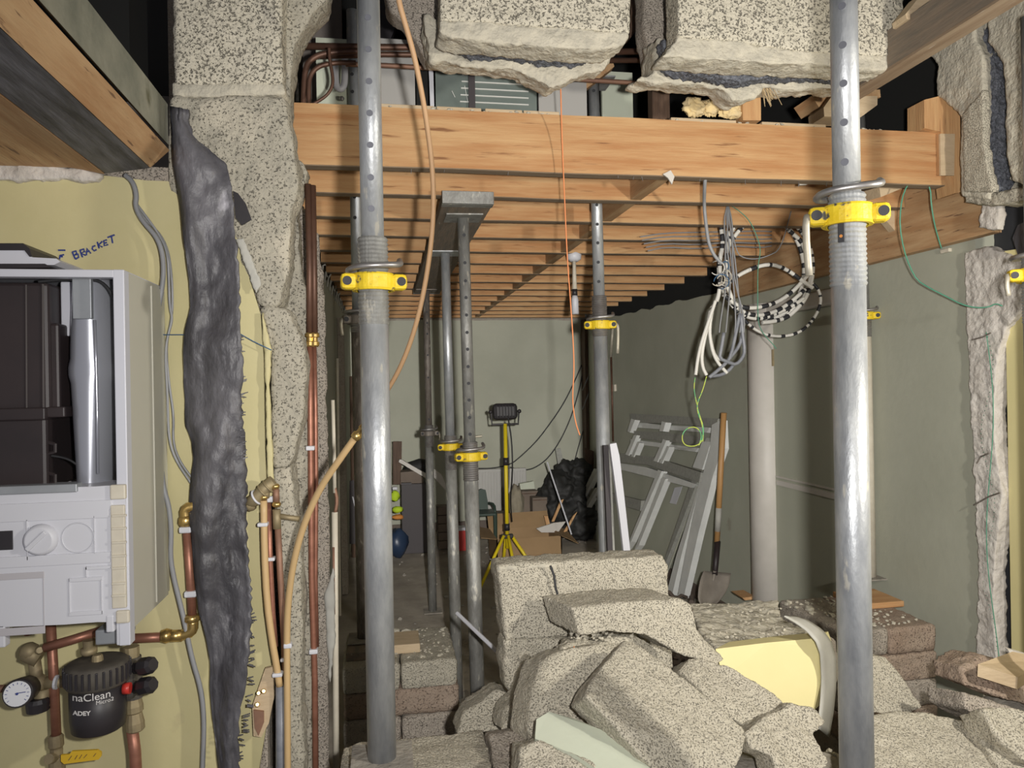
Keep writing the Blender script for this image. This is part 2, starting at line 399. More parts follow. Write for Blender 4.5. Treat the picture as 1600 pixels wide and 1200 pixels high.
struct(ragged_wall('wall_back', (XL - .1, YB, 0), (XR + .1, YB, 0), 0, lambda t: 2.385, 'gplaster', (0, .1), 40, .01, 5), 'wall_back', 'gplaster')
struct(MB().box2((XL - .3, 2.5, 0), (XL - .1, YB, 3.9)), 'wall_left_blockwork', 'greyblock')
struct(MB().box2((XR + .1, .2, 0), (XR + .3, YB, 3.9)), 'wall_right_blockwork', 'void_black')  # real wall, coloured black for the darkness above it
struct(MB().box2((XL - .3, YB + .1, 0), (XR + .3, YB + .3, 3.9)), 'wall_back_blockwork', 'greyblock')
# torn lining at the top of the left wall
mb = MB()
rnd = random.Random(4)
for k in range(22):
    y = 3.4 + k * .22; z = 2.33 + .06 * (y - 2.5) / 5.9
    mb.tube([(XL + .005, y, z - .05), (XL + .014, y + .02, z + rnd.uniform(-.02, .03)), (XL + .02 + rnd.random() * .012, y + .02, z + rnd.uniform(-.04, .05))], .006, 5)
mb.build('torn_edge', 'paper', wl)['kind'] = 'stuff'
# ceiling boards over the joists, set back behind the hole
mb = MB()
for k in range(17):
    mb.box2((XL + .005 + k * .157, 3.3, JZ1 + .002), (XL + .158 + k * .157, YB, JZ1 + .022))
struct(mb, 'ceiling', 'oldwood')
# upper floor: far wall, and an added black cover against sky light
struct(MB().box2((-2.4, 6.0, 2.62), (2.6, 6.1, 3.9)), 'wall_upper_back', 'upbeige')
struct(MB().box2((-2.4, -1.2, 3.9), (2.7, 8.6, 4.0)), 'roof', 'void_black')  # added cover: keeps the gap black and ambient light out from above
struct(MB().box2((-2.5, -1.2, 2.6), (-2.4, 2.4, 3.9)), 'wall_upper_left', 'void_black')
struct(MB().box2((-2.4, 2.42, 2.6), (-.75, 2.6, 3.9)), 'wall_upper_stub', 'void_black')  # black stands for the dark of the open gap beside the pier

# trim: painted door surround and door on the right wall
def XW(px, py, d=0.0): return PX(px, py, XR - d)
y0, y1 = XW(1187, 700).y, XW(1214, 700).y
zt = 2.03
d1 = thing('door_1', None, None, (XR, 4.0, 0)); d1['kind'] = 'structure'
MB().box2((XR - .012, 3.34, 0), (XR + .03, y1, zt - .005)).build('door_panel', 'door', d1)
MB().box2((XR - .020, 3.36, 1.02), (XR - .010, y1 - .02, 1.05)).build('panel_bead', 'white_wood', d1)
MB().box2((XR - .020, 3.36, 1.065), (XR - .010, y1 - .02, 1.075)).build('panel_bead', 'white_wood', d1)
for z in (.27, 1.78): MB().box2((XR - .024, y1 - .006, z - .05), (XR - .008, y1 + .012, z + .05)).build('hinge', 'brass_dull', d1)
mb = MB()
mb.lathe((XR - .01, (y0 + y1) / 2, 0), (XR - .01, (y0 + y1) / 2, zt + .08), [(0, (y0 - y1) / 2), (1, (y0 - y1) / 2)], 20)
struct(mb, 'trim_1', 'white_wood', smooth=True)
mb = MB(); mb.box2((XR - .05, 3.25, zt), (XR + .02, y0 + .02, zt + .085), .012)
struct(mb, 'trim_2', 'white_wood')
struct(MB().box2((XR - .018, y0 + .05, .0), (XR, YB, .10), .004), 'baseboard_right', 'skirt')
struct(MB().box2((XL, YB - .02, .0), (XR, YB, .10), .004), 'baseboard_back', 'skirt')
# boxed brown riser in the back right corner
bx0, bx1 = PY(909, 600, YB).x, XR
struct(MB().box2((bx0, YB - .16, 0), (bx1 - .005, YB - .002, 2.38)), 'trim_3', 'darkwood')
# orange board along the head of the right wall
rim = MB().box2((XR - .055, 2.42, 2.19), (XR - .012, 4.6, 2.57))
struct(rim, 'trim_4', 'pineY')

# kitchen wall on the left: yellow plaster over blockwork, plus the broken pier that still stands
wk = MB().prism([PY(x, y, 2.04) for x, y in ((-420, 262), (-40, 262), (30, 262), (95, 268), (160, 274), (230, 282), (262, 283), (300, 300), (372, 372), (388, 430), (407, 490), (412, 560),
     (414, 700), (418, 800), (424, 900), (428, 1000), (424, 1090), (405, 1200), (400, 1500), (-420, 1500))], (0, .016, 0))
wall_k = struct(wk, 'wall_kitchen', 'yplaster')
struct(MB().box2((-2.4, 2.06, 0), (PY(412, 600, 2.1).x, 2.22, 2.235)), 'wall_kitchen_blockwork', 'greyblock')
struct(MB().box2((-2.4, 2.26, 0), (-.42, 2.40, 2.2)), 'wall_kitchen_inner_leaf', 'greyblock')
# yellow plaster edge strip and broken white plaster along the head of that wall
part_slab('plaster_edge', wall_k, [(408, 480), (424, 545), (421, 600), (425, 700), (428, 760), (420, 800), (416, 700), (414, 600)], (0, .02, 0), 'yplaster', 2.02, vox=.006, d1=.008, s1=.03, d2=0)
part_slab('plaster_head', wall_k, [(-60, 240), (0, 243), (60, 252), (130, 262), (160, 272), (150, 284), (100, 278), (40, 282), (-60, 276)], (0, .03, 0), 'plaster', 2.02, vox=.008, d1=.02, s1=.03)
# marker writing on the yellow plaster
mk = MB()
def stroke(p): mk.tube([PY(x, y, 2.0385) for x, y in p], .0021, 6)
for p in ([(91, 391), (102, 391)], [(93, 405), (94, 399), (100, 398)], [(94, 401), (98, 401)],
          [(113, 394), (118, 405)], [(113, 394), (119, 392), (120, 396), (116, 399), (122, 397), (123, 402), (118, 405)],
          [(125, 391), (129, 402)], [(125, 391), (131, 389), (132, 393), (127, 396), (134, 399)],
          [(135, 399), (136, 388), (142, 396)], [(134, 394), (140, 392)],
          [(149, 384), (145, 385), (144, 389), (147, 392), (151, 390)],
          [(152, 378), (155, 388)], [(160, 377), (154, 383), (160, 386)],
          [(167, 375), (162, 376), (163, 384), (169, 382)], [(163, 380), (167, 379)],
          [(168, 371), (179, 367)], [(174, 369), (176, 380)]):
    stroke(p)
mk.build('lettering', 'ink', wall_k)

pier = thing('wall_pier', None, None, (PY(380, 900, 2.1).x, 2.1, 0)); pier['kind'] = 'structure'
# front leaf of the pier, as blocks with the joints that can be seen
part_slab('block', pier, [(268, -60), (442, -60), (440, 60), (441, 132), (272, 132), (268, 60)], (0, .12, 0), 'blockface', 2.03, vox=.012, d1=.012)
part_slab('mortar_joint', pier, [(270, 128), (444, 126), (446, 146), (446, 148), (270, 152)], (0, .11, 0), 'mortar', 2.035, vox=.010, d1=.012)
part_slab('block', pier, [(270, 148), (446, 148), (462, 244), (466, 300), (455, 330), (452, 400), (444, 455), (436, 480), (415, 478), (405, 478), (395, 450), (380, 420), (372, 375), (300, 310), (262, 300), (262, 170)],
          (0, .13, 0), 'render', 2.035, vox=.012, d1=.020, s1=.06)
part_slab('block', pier, [(404, 478), (436, 478), (452, 484), (472, 530), (478, 590), (474, 650), (462, 690), (455, 730), (424, 735), (424, 560)], (0, .13, 0), 'render', 2.035, vox=.012, d1=.020, s1=.06)
part_slab('block', pier, [(424, 730), (456, 726), (462, 800), (470, 880), (472, 960), (470, 1060), (474, 1160), (474, 1300), (440, 1300), (444, 1100), (446, 1000), (436, 900), (428, 800)], (0, .13, 0), 'render', 2.06, vox=.012, d1=.018, s1=.06)
# curved remnant at the top and the rear leaf seen past the broken edge
part_slab('broken_head', pier, [(440, -60), (520, -60), (512, 0), (486, 25), (466, 58), (456, 100), (451, 165), (458, 245), (443, 245), (441, 100)], (0, .12, 0), 'render', 2.12, vox=.012, d1=.02)
part_slab('rear_leaf', pier, [(446, 240), (470, 245), (480, 265), (478, 292), (466, 300), (470, 420), (484, 480), (486, 560), (493, 660), (486, 760), (492, 900), (490, 1040), (488, 1300), (440, 1300), (440, 600)],
          (0, .08, 0), 'render', 2.17, vox=.012, d1=.03, s1=.07)
part_slab('inner_leaf', pier, [(462, 300), (486, 330), (505, 370), (513, 470), (516, 600), (519, 760), (522, 900), (520, 1060), (522, 1300), (456, 1300)], (-.10, .12, 0), 'greyblock', 2.30, vox=.014, d1=.012, s1=.08)
part_slab('plaster_skin', pier, [(506, 930), (523, 880), (524, 1000), (514, 1080), (510, 1000)], (0, .015, 0), 'paper', 2.29, vox=.007, d1=.006)
part_slab('loose_lath', pier, [(368, 374), (380, 370), (409, 444), (399, 460)], (0, .012, 0), 'paper', 2.015, vox=.006, d1=.005)

# hanging blockwork over the opening: two leaves with bead insulation between
wu = thing('wall_upper', None, None, (.7, 2.2, 2.6)); wu['kind'] = 'structure'
part_slab('block', wu, [(688, -90), (986, -90), (985, 52), (900, 44), (820, 40), (750, 33), (688, 32)], (0, .10, 0), 'blockface', 2.05, vox=.007, d1=.006, s1=.05, d2=.006)
part_slab('mortar_joint', wu, [(687, 31), (750, 32), (820, 39), (900, 43), (984, 52), (975, 68), (950, 76), (905, 76), (830, 71), (745, 63), (700, 57), (687, 50)], (0, .10, 0), 'mortar', 2.055, vox=.008, d1=.014, s1=.04)
part_slab('insulation', wu, [(706, 20), (925, 40), (918, 92), (880, 94), (845, 90), (800, 82), (735, 80), (712, 70)], (0, .06, 0), 'bead', 2.17, vox=.007, d1=.022, s1=.02, d2=.01, s2=.01)
part_slab('rear_leaf', wu, [(664, 20), (690, 30), (960, 40), (962, 76), (945, 108), (905, 118), (884, 128), (862, 139), (838, 124), (800, 110), (760, 105), (712, 100), (672, 96), (668, 75), (664, 52)], (0, .12, .02), 'mortar', 2.235, vox=.009, d1=.03, s1=.05)
part_slab('rear_block', wu, [(598, -90), (690, -90), (692, 62), (668, 98), (655, 72), (628, 28), (604, 12)], (0, .10, 0), 'greyblock', 2.36, vox=.012, d1=.012)
part_slab('block', wu, [(1058, -90), (1412, -90), (1412, 86), (1340, 86), (1240, 78), (1150, 64), (1060, 57)], (0, .10, 0), 'blockface', 2.05, vox=.007, d1=.006, s1=.05, d2=.006)
part_slab('mortar_joint', wu, [(1060, 56), (1150, 63), (1240, 77), (1340, 85), (1412, 85), (1405, 106), (1370, 110), (1290, 102), (1150, 96), (1036, 88)], (0, .10, 0), 'mortar', 2.055, vox=.008, d1=.014, s1=.04)
part_slab('insulation', wu, [(1036, 60), (1400, 80), (1388, 120), (1330, 122), (1280, 118), (1200, 120), (1158, 128), (1120, 118), (1060, 112), (1040, 100)], (0, .06, 0), 'bead', 2.17, vox=.007, d1=.022, s1=.02, d2=.01, s2=.01)
part_slab('rear_leaf', wu, [(1026, 60), (1090, 60), (1400, 90), (1398, 116), (1345, 120), (1335, 140), (1270, 138), (1222, 142), (1192, 136), (1180, 150), (1160, 160), (1148, 158), (1128, 138), (1098, 134), (1035, 131), (994, 126), (1020, 112), (1026, 86)], (0, .12, .02), 'mortar', 2.235, vox=.009, d1=.03, s1=.05)
part_slab('rear_block', wu, [(1008, -90), (1062, -90), (1062, 70), (1040, 90), (1028, 112), (1018, 98), (1006, 40)], (0, .10, 0), 'greyblock', 2.36, vox=.012, d1=.012)
mb = MB(); rnd = random.Random(11)
for k in range(22):
    p = PY(rnd.uniform(1188, 1206), 134, 2.25); d = Vector((rnd.uniform(.0, .035), 0, -rnd.uniform(.02, .07)))
    mb.tube([p, p + d * .5, p + d], .0012, 4)
mb.build('straw_fibres', 'fibre', wu)['kind'] = 'stuff'

# broken end of the wall on the right (two leaves with the gap between) and the scar it left below
rs = thing('wall_right_stub', None, None, (2.1, 2.3, 2.2)); rs['kind'] = 'structure'
def xslab(name, pts, X, m, th=.18, **k):
    o = MB().prism([PX(x, y, X) for x, y in pts], (th, 0, 0)).build(name, m, rs); return rough(o, **k)
xslab('rear_leaf', [(1447, 82), (1490, 40), (1500, -40), (1526, -40), (1522, 62), (1534, 84), (1536, 150), (1532, 215), (1538, 262), (1546, 300), (1544, 312), (1500, 306), (1500, 180), (1474, 158), (1462, 150), (1464, 100)], 2.08, 'mortar', vox=.008, d1=.012, s1=.06)
xslab('block_core', [(1502, 178), (1535, 140), (1537, 215), (1543, 262), (1552, 300), (1504, 300)], 2.065, 'block', .03, vox=.008, d1=.01)
xslab('front_leaf', [(1540, -40), (1625, -40), (1625, 285), (1598, 288), (1580, 282), (1570, 240), (1570, 170), (1566, 97), (1542, 64)], 2.07, 'mortar', vox=.008, d1=.012, s1=.06)
xslab('insulation', [(1515, 20), (1535, 40), (1556, 110), (1552, 220), (1562, 300), (1530, 290), (1525, 120)], 2.115, 'bead', .06, vox=.009, d1=.03, s1=.02)
xslab('mortar_ledge', [(1500, 296), (1560, 300), (1625, 284), (1625, 312), (1550, 322), (1508, 318)], 2.09, 'render', .14, vox=.010, d1=.02)
xslab('render_flake', [(1532, 315), (1562, 320), (1558, 360), (1528, 356)], 2.20, 'plaster', .03, vox=.007, d1=.015, s1=.03)
xslab('scar', [(1505, 395), (1540, 385), (1625, 420), (1600, 480), (1570, 515), (1558, 560), (1552, 640), (1555, 700), (1560, 730), (1566, 770), (1562, 800), (1552, 900), (1556, 1030), (1525, 1045), (1528, 900), (1520, 700), (1512, 560)], 2.295, 'plaster', .06, vox=.007, d1=.020, s1=.05, d2=.007, s2=.014)
xslab('recess_shade', [(1545, 310), (1660, 300), (1640, 430), (1600, 450), (1596, 520), (1598, 700), (1598, 1040), (1546, 1040), (1542, 640), (1540, 400)], 2.40, 'hole', .02, vox=.02, d1=.01)  # dark sheet: shadow inside the gap put into colour
mb = MB(); rnd = random.Random(5)
for k in range(70):      # torn plasterer's mesh up the scar
    y = 520 + k * 7.2; x = 1541 + 10 * math.sin(k * .21) + (y - 520) * .012
    p = PX(x, y, 2.285); mb.tube([p, p + Vector((-.01, -.012 + rnd.uniform(-.004, .004), .004))], .0012, 4)
mb.tube([PX(1541 + 8 * math.sin(k * .3) + k * .55, 520 + k * 21, 2.284) for k in range(26)], .0016, 5)
mb.build('mesh_strands', 'green_wire', rs)['kind'] = 'stuff'
for pts in ([(1519, 531), (1535, 527), (1548, 520)], [(1522, 789), (1545, 776), (1562, 770)], [(1526, 724), (1532, 714), (1545, 708)]):
    MB().tube([PX(x, y, 2.28) for x, y in pts], .003, 6).build('wall_tie', 'galv_rust', rs)
# kitchen side of the right wall, yellow, only a sliver of it in view
yq = PX(1575, 700, XR).y
wky = ragged_wall('x', (XR, .2, 0), (XR, yq, 0), 0, lambda t: 2.12, 'yplaster', (.1, 0), 20, .02, 2)
struct(wky, 'wall_kitchen_right', 'yboard')

# base of broken rubble that everything on the opening line lies on
def hump(x, y):
    a = max(0, 1 - abs(y - 1.95) / .78); b = 1 / (1 + math.exp(-(x - .28) * 14)); c = 1 / (1 + math.exp((y - 2.62) * 18))
    h = (.30 + .42 * min(1, a * 1.7)) * b * c
    if y < 1.85: h = max(h, (.60 if x < .32 else .66) * (1 / (1 + math.exp(-(x + .22) * 25))))
    r_ = 1 / (1 + math.exp(-(x - 1.22) * 14)); h *= 1 - r_ * (.78 / (1 + math.exp(-(y - 1.80) * 20)) + .12)
    h = max(h, .70 / (1 + math.exp(-(x - 1.66) * 40)) / (1 + math.exp(-(y - 1.70) * 40)) / (1 + math.exp((y - 2.06) * 40)))
    return h + .035 * noise.noise(Vector((x * 7, y * 7, 1))) + .02 * noise.noise(Vector((x * 19, y * 19, 4)))
mb = MB(); nx, ny = 90, 60
vs = []
for j in range(ny + 1):
    for i in range(nx + 1):
        x = -.30 + 2.58 * i / nx; y = 1.15 + 1.75 * j / ny
        vs.append((x, y, max(-.01, hump(x, y))))
mb.add(vs, [(j * (nx + 1) + i, j * (nx + 1) + i + 1, (j + 1) * (nx + 1) + i + 1, (j + 1) * (nx + 1) + i) for j in range(ny) for i in range(nx)])
rubble_bed = mb.build('rubble', 'rubble', None, True)
tag(rubble_bed, 'bed of dusty broken rubble under the fallen concrete blocks', 'rubble', None, 'stuff')
# ================================================================== floor joists, noggins, scaffold board
ORD = ['front', 'second', 'third', 'fourth', 'fifth', 'sixth', 'seventh', 'eighth', 'ninth', 'tenth', 'eleventh', 'twelfth', 'thirteenth', 'fourteenth', 'fifteenth']
def joist_mesh(x0, x1, y, th, z0, z1, seed, waney=.004):
    mb = MB(); n = 26; vs = []
    for i in range(n + 1):
        x = x0 + (x1 - x0) * i / n
        a = waney * noise.noise(Vector((x * 2.2, seed, 0))); b = waney * noise.noise(Vector((x * 2.9, seed, 7)))
        c = waney * .8 * noise.noise(Vector((x * 1.6, seed, 3)))
        vs += [(x, y + c, z0 + a + .003), (x, y + c + .003, z0 + a), (x, y + c + th, z0 + a), (x, y + c + th, z1 + b), (x, y + c, z1 + b)]
    fs = []
    for i in range(n):
        for k in range(5): fs.append((i * 5 + k, i * 5 + (k + 1) % 5, i * 5 + 5 + (k + 1) % 5, i * 5 + 5 + k))
    fs += [(0, 1, 2, 3, 4), tuple(n * 5 + k for k in (4, 3, 2, 1, 0))]
    return mb.add(vs, fs)
for k in range(15):
    x0, x1 = (-.40, PY(1476, 240, 2.48).x) if k == 0 else (XL + .005, XR - .06)
    g = 'rows of pine floor joists'
    lab = ('front pine floor joist at the edge of the opening, brightly lit' if k == 0 else
           '%s pine floor joist back from the opening, exposed from below' % ORD[k] if k < 14 else 'last pine floor joist, tight against the far wall')
    j = one(joist_mesh(x0, x1, YJ(k), .047, JZ0 + (-.012 if k == 0 else .0), JZ1 + (.014 if k == 0 else 0), k * 3.3), 'floor_joist', lab, 'joist', 'pine', g)
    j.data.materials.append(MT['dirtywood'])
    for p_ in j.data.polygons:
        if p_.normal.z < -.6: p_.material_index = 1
    if k == 0:
        front_joist = j
        mb = MB(); rnd = random.Random(3)
        zt = JZ1 + .014
        crumbs(mb, 90, lambda r: (r.uniform(.0, .62), r.uniform(2.485, 2.52), zt), .004, .011, 21)
        crumbs(mb, 60, lambda r: (r.uniform(.95, 1.9), r.uniform(2.485, 2.52), zt), .004, .011, 22)
        tag(mb.build('mortar_crumbs', 'mortar', j), None, None, None, 'stuff')
        mb = MB()
        for a, b in ((595, 678), (682, 752), (758, 816), (818, 874), (1048, 1150), (1190, 1290)):
            p, q = PY(a, 175, 2.49), PY(b, 175, 2.49)
            mb.box2((p.x, 2.488, zt - .002), (q.x, 2.522, zt + .014), .003)
        mb.each('packing_strip', 'pale_pine', j)
        mb = MB(); rnd = random.Random(9)
        for k2 in range(14):
            x = rnd.uniform(-.1, 1.9); mb.tube([(x, 2.49, JZ0 - .012), (x + rnd.uniform(-.004, .004), 2.488, JZ0 - .012 - rnd.uniform(.008, .022))], .0012, 4)
        tag(mb.build('clout_nails', 'steel', j), None, None, None, 'stuff')
# a sawn block on the end of the front joist and an upright stub in the wall
one(MB().prism([PY(x, y, 2.46) for x, y in ((1444, 156), (1468, 150), (1500, 158), (1502, 300), (1492, 302), (1488, 272), (1470, 272), (1470, 206), (1444, 200))], (0, .09, 0)), 'timber_stub', 'upright orange timber stub beside the broken wall end, top right', 'timber', 'pineZ')
one(MB().prism([PY(x, y, 2.45) for x, y in ((1469, 209), (1492, 209), (1491, 274), (1470, 274))], (0, .008, 0)), 'timber_packer', 'pale square packer on the right end of the front joist', 'timber', 'pale_pine')
for k in range(14):
    y0, y1 = YJ(k) + .05, YJ(k + 1) - .001
    if k == 2: y0 += .16
    one(MB().box2((1.005, y0, JZ0 + .004), (1.05, y1, JZ0 + .15)), 'joist_noggin',
        'short noggin between the %s and %s joists, in the diagonal line of noggins' % (ORD[k], ORD[k + 1]), 'noggin', 'pineY', 'line of noggins between the joists')
a = PY(1360, 330, 3.0)
one(MB().prism([PY(x, y, 2.95) for x, y in ((1368, 326), (1394, 322), (1434, 372), (1412, 376))], (0, .04, 0)), 'timber_brace', 'short sloping timber brace below the joists by the right wall', 'brace', 'pale_pine')
one(MB().prism([PY(x, y, 2.62) for x, y in ((1374, 292), (1398, 280), (1456, 279), (1420, 290), (1376, 308))], (0, .27, .02)), 'timber_noggin', 'grey noggin under the right end of the front joist', 'noggin', 'pale_pine')
one(MB().prism([PY(x, y, 2.54) for x, y in ((1244, 264), (1300, 266), (1262, 288), (1250, 289))], (0, .012, 0)), 'lath_splinter', 'white splinter of lath stuck between joists by the front right prop', 'splinter', 'white_wood')
one(MB().prism([PY(x, y, 2.47) for x, y in ((1036, 272), (1048, 266), (1054, 276), (1050, 288), (1044, 278))], (0, .006, 0)), 'plaster_scrap', 'scrap of torn paper hanging under the front joist', 'scrap', 'white_wood')

sb = thing('scaffold_board', 'grey scaffold board held up under the joists by three props', 'board', (.33, 4.2, 2.345))
MB().box2((.2325, 2.815, 2.345), (.4275, 5.6, 2.389), .003).build('board', 'oldwood', sb)
mb = MB(); mb.box2((.2305, 2.80, 2.343), (.4295, 2.816, 2.391), .002); mb.box2((.2305, 2.815, 2.3425), (.4295, 2.86, 2.345)); mb.build('end_band', 'galv_dirty', sb)
mb = MB(); mb.box2((.2305, 5.6, 2.343), (.4295, 5.616, 2.391), .002); mb.build('end_band', 'galv_dirty', sb)

# ================================================================== steel props
def prop(label, base, ztop, zcol, tilt=(0, 0), m_in='galv', m_out='galv', m_col='yellow_iron', up=.10, dn=.18, handle='left', ang=0.0,
         holes=(), hz=.0, hole='hole', head=True, slot=False, foot=True, hlen=.13, pin=True, mid='steel'):
    bz = base[2]; h, c = ztop - bz, zcol - bz
    t = thing('acrow_prop', label, 'prop', (0, 0, 0), 'steel props shoring the ceiling')
    t.name = 'steel_prop'
    R = Matrix.Rotation(tilt[0], 4, 'Y') @ Matrix.Rotation(tilt[1], 4, 'X')
    ROOT_LOC[t.name] = Vector((0, 0, 0))
    ro, ri = .03015, .02415
    MB().cyl((0, 0, .006 if foot else 0), (0, 0, c + up - .002), ro, n=28).build('outer_tube', m_out, t, True)
    MB().cyl((0, 0, c + up - .02), (0, 0, h), ri, n=28).build('inner_tube', m_in, t, True)
    pr = []; z0, z1 = c - dn, c + up; nt = int((z1 - z0) / .0085)
    for k in range(nt): pr += [((k + .05) / nt, ro + .0002), ((k + .5) / nt, ro + .0026)]
    pr.append((1, ro)); MB().lathe((0, 0, z0), (0, 0, z1), pr, 28, False).build('screw_thread', mid, t)
    mb = MB(); mb.lathe((0, 0, c - .018), (0, 0, c + .018), [(0, .036), (.0, .044), (.12, .0465), (.88, .0465), (1, .044), (1, .036)], 28, False)
    ca, sa = math.cos(ang), math.sin(ang); Rz = Matrix.Rotation(ang, 3, 'Z')
    for s in (-1, 1):
        mb.box(Rz @ Vector((s * .052, -.012, c)), (.034, .036, .034), Rz, .009)
    col = mb.build('collar_nut', m_col, t)
    mb = MB()
    for s in (-1, 1):
        mb.cyl(Rz @ Vector((s * .056, -.0315, c)), Rz @ Vector((s * .056, -.0295, c)), .0095, n=14)
    mb.each('lug_hole', 'hole', col)
    s = -1 if handle in ('left', 'leftup') else 1
    top = Rz @ Vector((s * .066, -.02, c - .004))
    if handle in ('leftup', 'rightup'):
        MB().tube([top, top + Vector((s * .012, 0, .03)), top + Vector((s * .02, -.0, .05)), top + Vector((s * .06, 0, .052)), top + Vector((s * .1, 0, .055))], .0065, 8, 2).build('turning_handle', 'cream_steel', t, True)
    elif handle:
        MB().tube([top + Vector((0, .012, .004)), top + Vector((s * .006, 0, .004)), top + Vector((s * .010, 0, -.02)), top + Vector((s * .004, 0, -hlen))], .0068, 8, 1).build('turning_handle', 'cream_steel', t, True)
    if pin:                                       # bent pin lying on the collar round the inner tube
        mb = MB(); pz = c + up + .004 if up < .06 else c + .03
        rr = ri if up < .06 else ro
        q = [Vector((.058, .012, .02)), Vector((.056, -.025, .006)), Vector((.015, -rr - .014, .002)), Vector((-.03, -rr - .006, .0)), Vector((-.052, -.008, -.004)), Vector((-.05, .03, -.004)), Vector((-.01, .05, 0))]
        MB().tube([Rz @ v + Vector((0, 0, pz)) for v in q], .0068, 8, 2).build('locking_pin', 'steel', t, True)
    me = None
    fa = math.atan2(-base[1], -base[0]) + hz
    for z in holes:
        d = Vector((math.cos(fa), math.sin(fa), 0)); zz = z - bz
        mb = MB(); mb.cyl(d * (ri - .004) + Vector((0, 0, zz)), d * (ri + .0009) + Vector((0, 0, zz)), .0068, n=14)
        if me is None:
            o = mb.build('pin_hole', hole, t); me = (o.data, zz)
        else:
            o = bpy.data.objects.new('pin_hole', me[0]); COL.objects.link(o); o.parent = t; o.location = (0, 0, zz - me[1])
    if slot:
        fa2 = fa - .22; d = Vector((math.cos(fa2), math.sin(fa2), 0))
        Rs = Matrix.Rotation(fa2 - math.pi / 2, 3, 'Z')
        MB().box(d * .0325 + Vector((0, 0, c - .026)), (.012, .003, .052), Rs, .001).build('thread_slot', 'hole', t)
        MB().cyl(d * .033 + Vector((0, 0, c - .041)), d * .0347 + Vector((0, 0, c - .041)), .003, n=8).build('slot_rivet', 'orange_cloth', t)
    if head: MB().box((0, 0, h - .003), (.15, .15, .006), None, .001).build('head_plate', m_in, t)
    if foot: MB().box((0, 0, .003), (.13, .13, .006), None, .001).build('base_plate', 'rubble', t)
    t.matrix_world = Matrix.Translation(base) @ R
    return t
def hz_list(px, ys, Y): return [PY(px, y, Y).z for y in ys]
zA = .855
prop('tall galvanised prop with half-yellow collar, in front of the brick-like left block stack', (PY(597, 1185, 1.593).x, 1.593, zA), 2.62, PY(580, 442, 1.593).z, (math.radians(-.05), 0), mid='galv_dirty',
     up=.095, dn=.09, handle=None, ang=.1, holes=hz_list(577, (36, 85, 134, 183, 232, 282, 330), 1.593), hole='hole_grey', hz=-.05)
prop('widest galvanised prop with bright yellow collar and hanging bar, in front of the pale door', (PY(1337, 1100, 1.235).x, 1.235, .62), 2.62, PY(1318, 338, 1.235).z, (math.radians(.0), 0), mid='galv',
     up=.04, dn=.13, handle='left', ang=-.45, holes=hz_list(1316, (18, 78, 137, 197, 258), 1.235), hole='hole_grey', hz=-.10, slot=True, hlen=.105)
prop('prop cut by the right edge of the frame', (PY(1621, 600, 1.72).x, 1.72, .0), 2.62, PY(1600, 430, 1.72).z, mid='galv', up=.05, dn=.13, handle='left', ang=-.5, head=False, hlen=.05)
pC = PY(934, 700, 3.04)
prop('shiny prop with clean yellow collar, foot hidden behind the upright pale block', (PY(946, 880, 3.04).x + .012, 3.04, .0), PY(925, 128, 3.04).z, PY(937, 508, 3.04).z, (math.radians(-.55), 0), up=.125, dn=.05, handle='right', ang=-.2,
     holes=hz_list(928, (145, 292, 322, 352, 381, 411, 441, 470), 3.04), hz=.02, hlen=.12)
prop('spotted prop with a line of holes under the near end of the scaffold board', (PY(742, 1000, 3.04).x + .012, 3.04, .0), 2.345, PY(735, 713, 3.04).z, (math.radians(-.75), 0), m_in='galv_dirty', m_out='galv_dirty',
     up=.06, dn=.10, handle=None, ang=.15, holes=hz_list(729, (369, 412, 440, 466, 493, 520, 546, 573, 599, 625, 652, 678), 3.04), hz=.10)
prop('slim plain prop under the middle of the scaffold board', (PY(710, 980, 3.87).x + .01, 3.87, .0), 2.345, PY(703, 698, 3.87).z, (math.radians(-.6), 0), m_in='galv', m_out='galv_dirty', up=.06, dn=.12, handle='rightup', ang=.0)
prop('rusty dark prop under the far end of the scaffold board', (PY(676, 943, 5.4).x, 5.4, .0), 2.345, PY(672, 677, 5.4).z, (math.radians(-.2), 0), m_in='galv_rust', m_out='galv_dirty', m_col='galv_rust', up=.06, dn=.10, handle='right', ang=.2,
     holes=hz_list(669, (488, 505, 522, 555, 590, 655), 5.4), hz=.1, hlen=.05)
CRIB_L, CRIB_R = .609, .655
prop('dark prop mostly hidden behind the front left prop, standing on the left block stack', (PY(570, 985, 3.0).x, 3.0, CRIB_L + .035), 3.15, PY(563, 500, 3.0).z, (math.radians(-.15), 0), m_in='galv', m_out='galv_rust', m_col='galv_rust', up=.03, dn=.05, handle='left', ang=.3,
     holes=hz_list(556, (277, 310, 342, 120, 147), 3.0), hz=-.25, head=False, hlen=.06)
prop('cream-splashed prop standing on the right block stack, half hidden by the widest prop', (PY(1359, 925, 3.18).x, 3.18, CRIB_R + .04), 2.95, PY(1346, 494, 3.18).z, (math.radians(-.2), 0), m_in='galv_dirty', m_out='cream_plastic', up=.02, dn=.10, handle=None, ang=-.5, head=False)
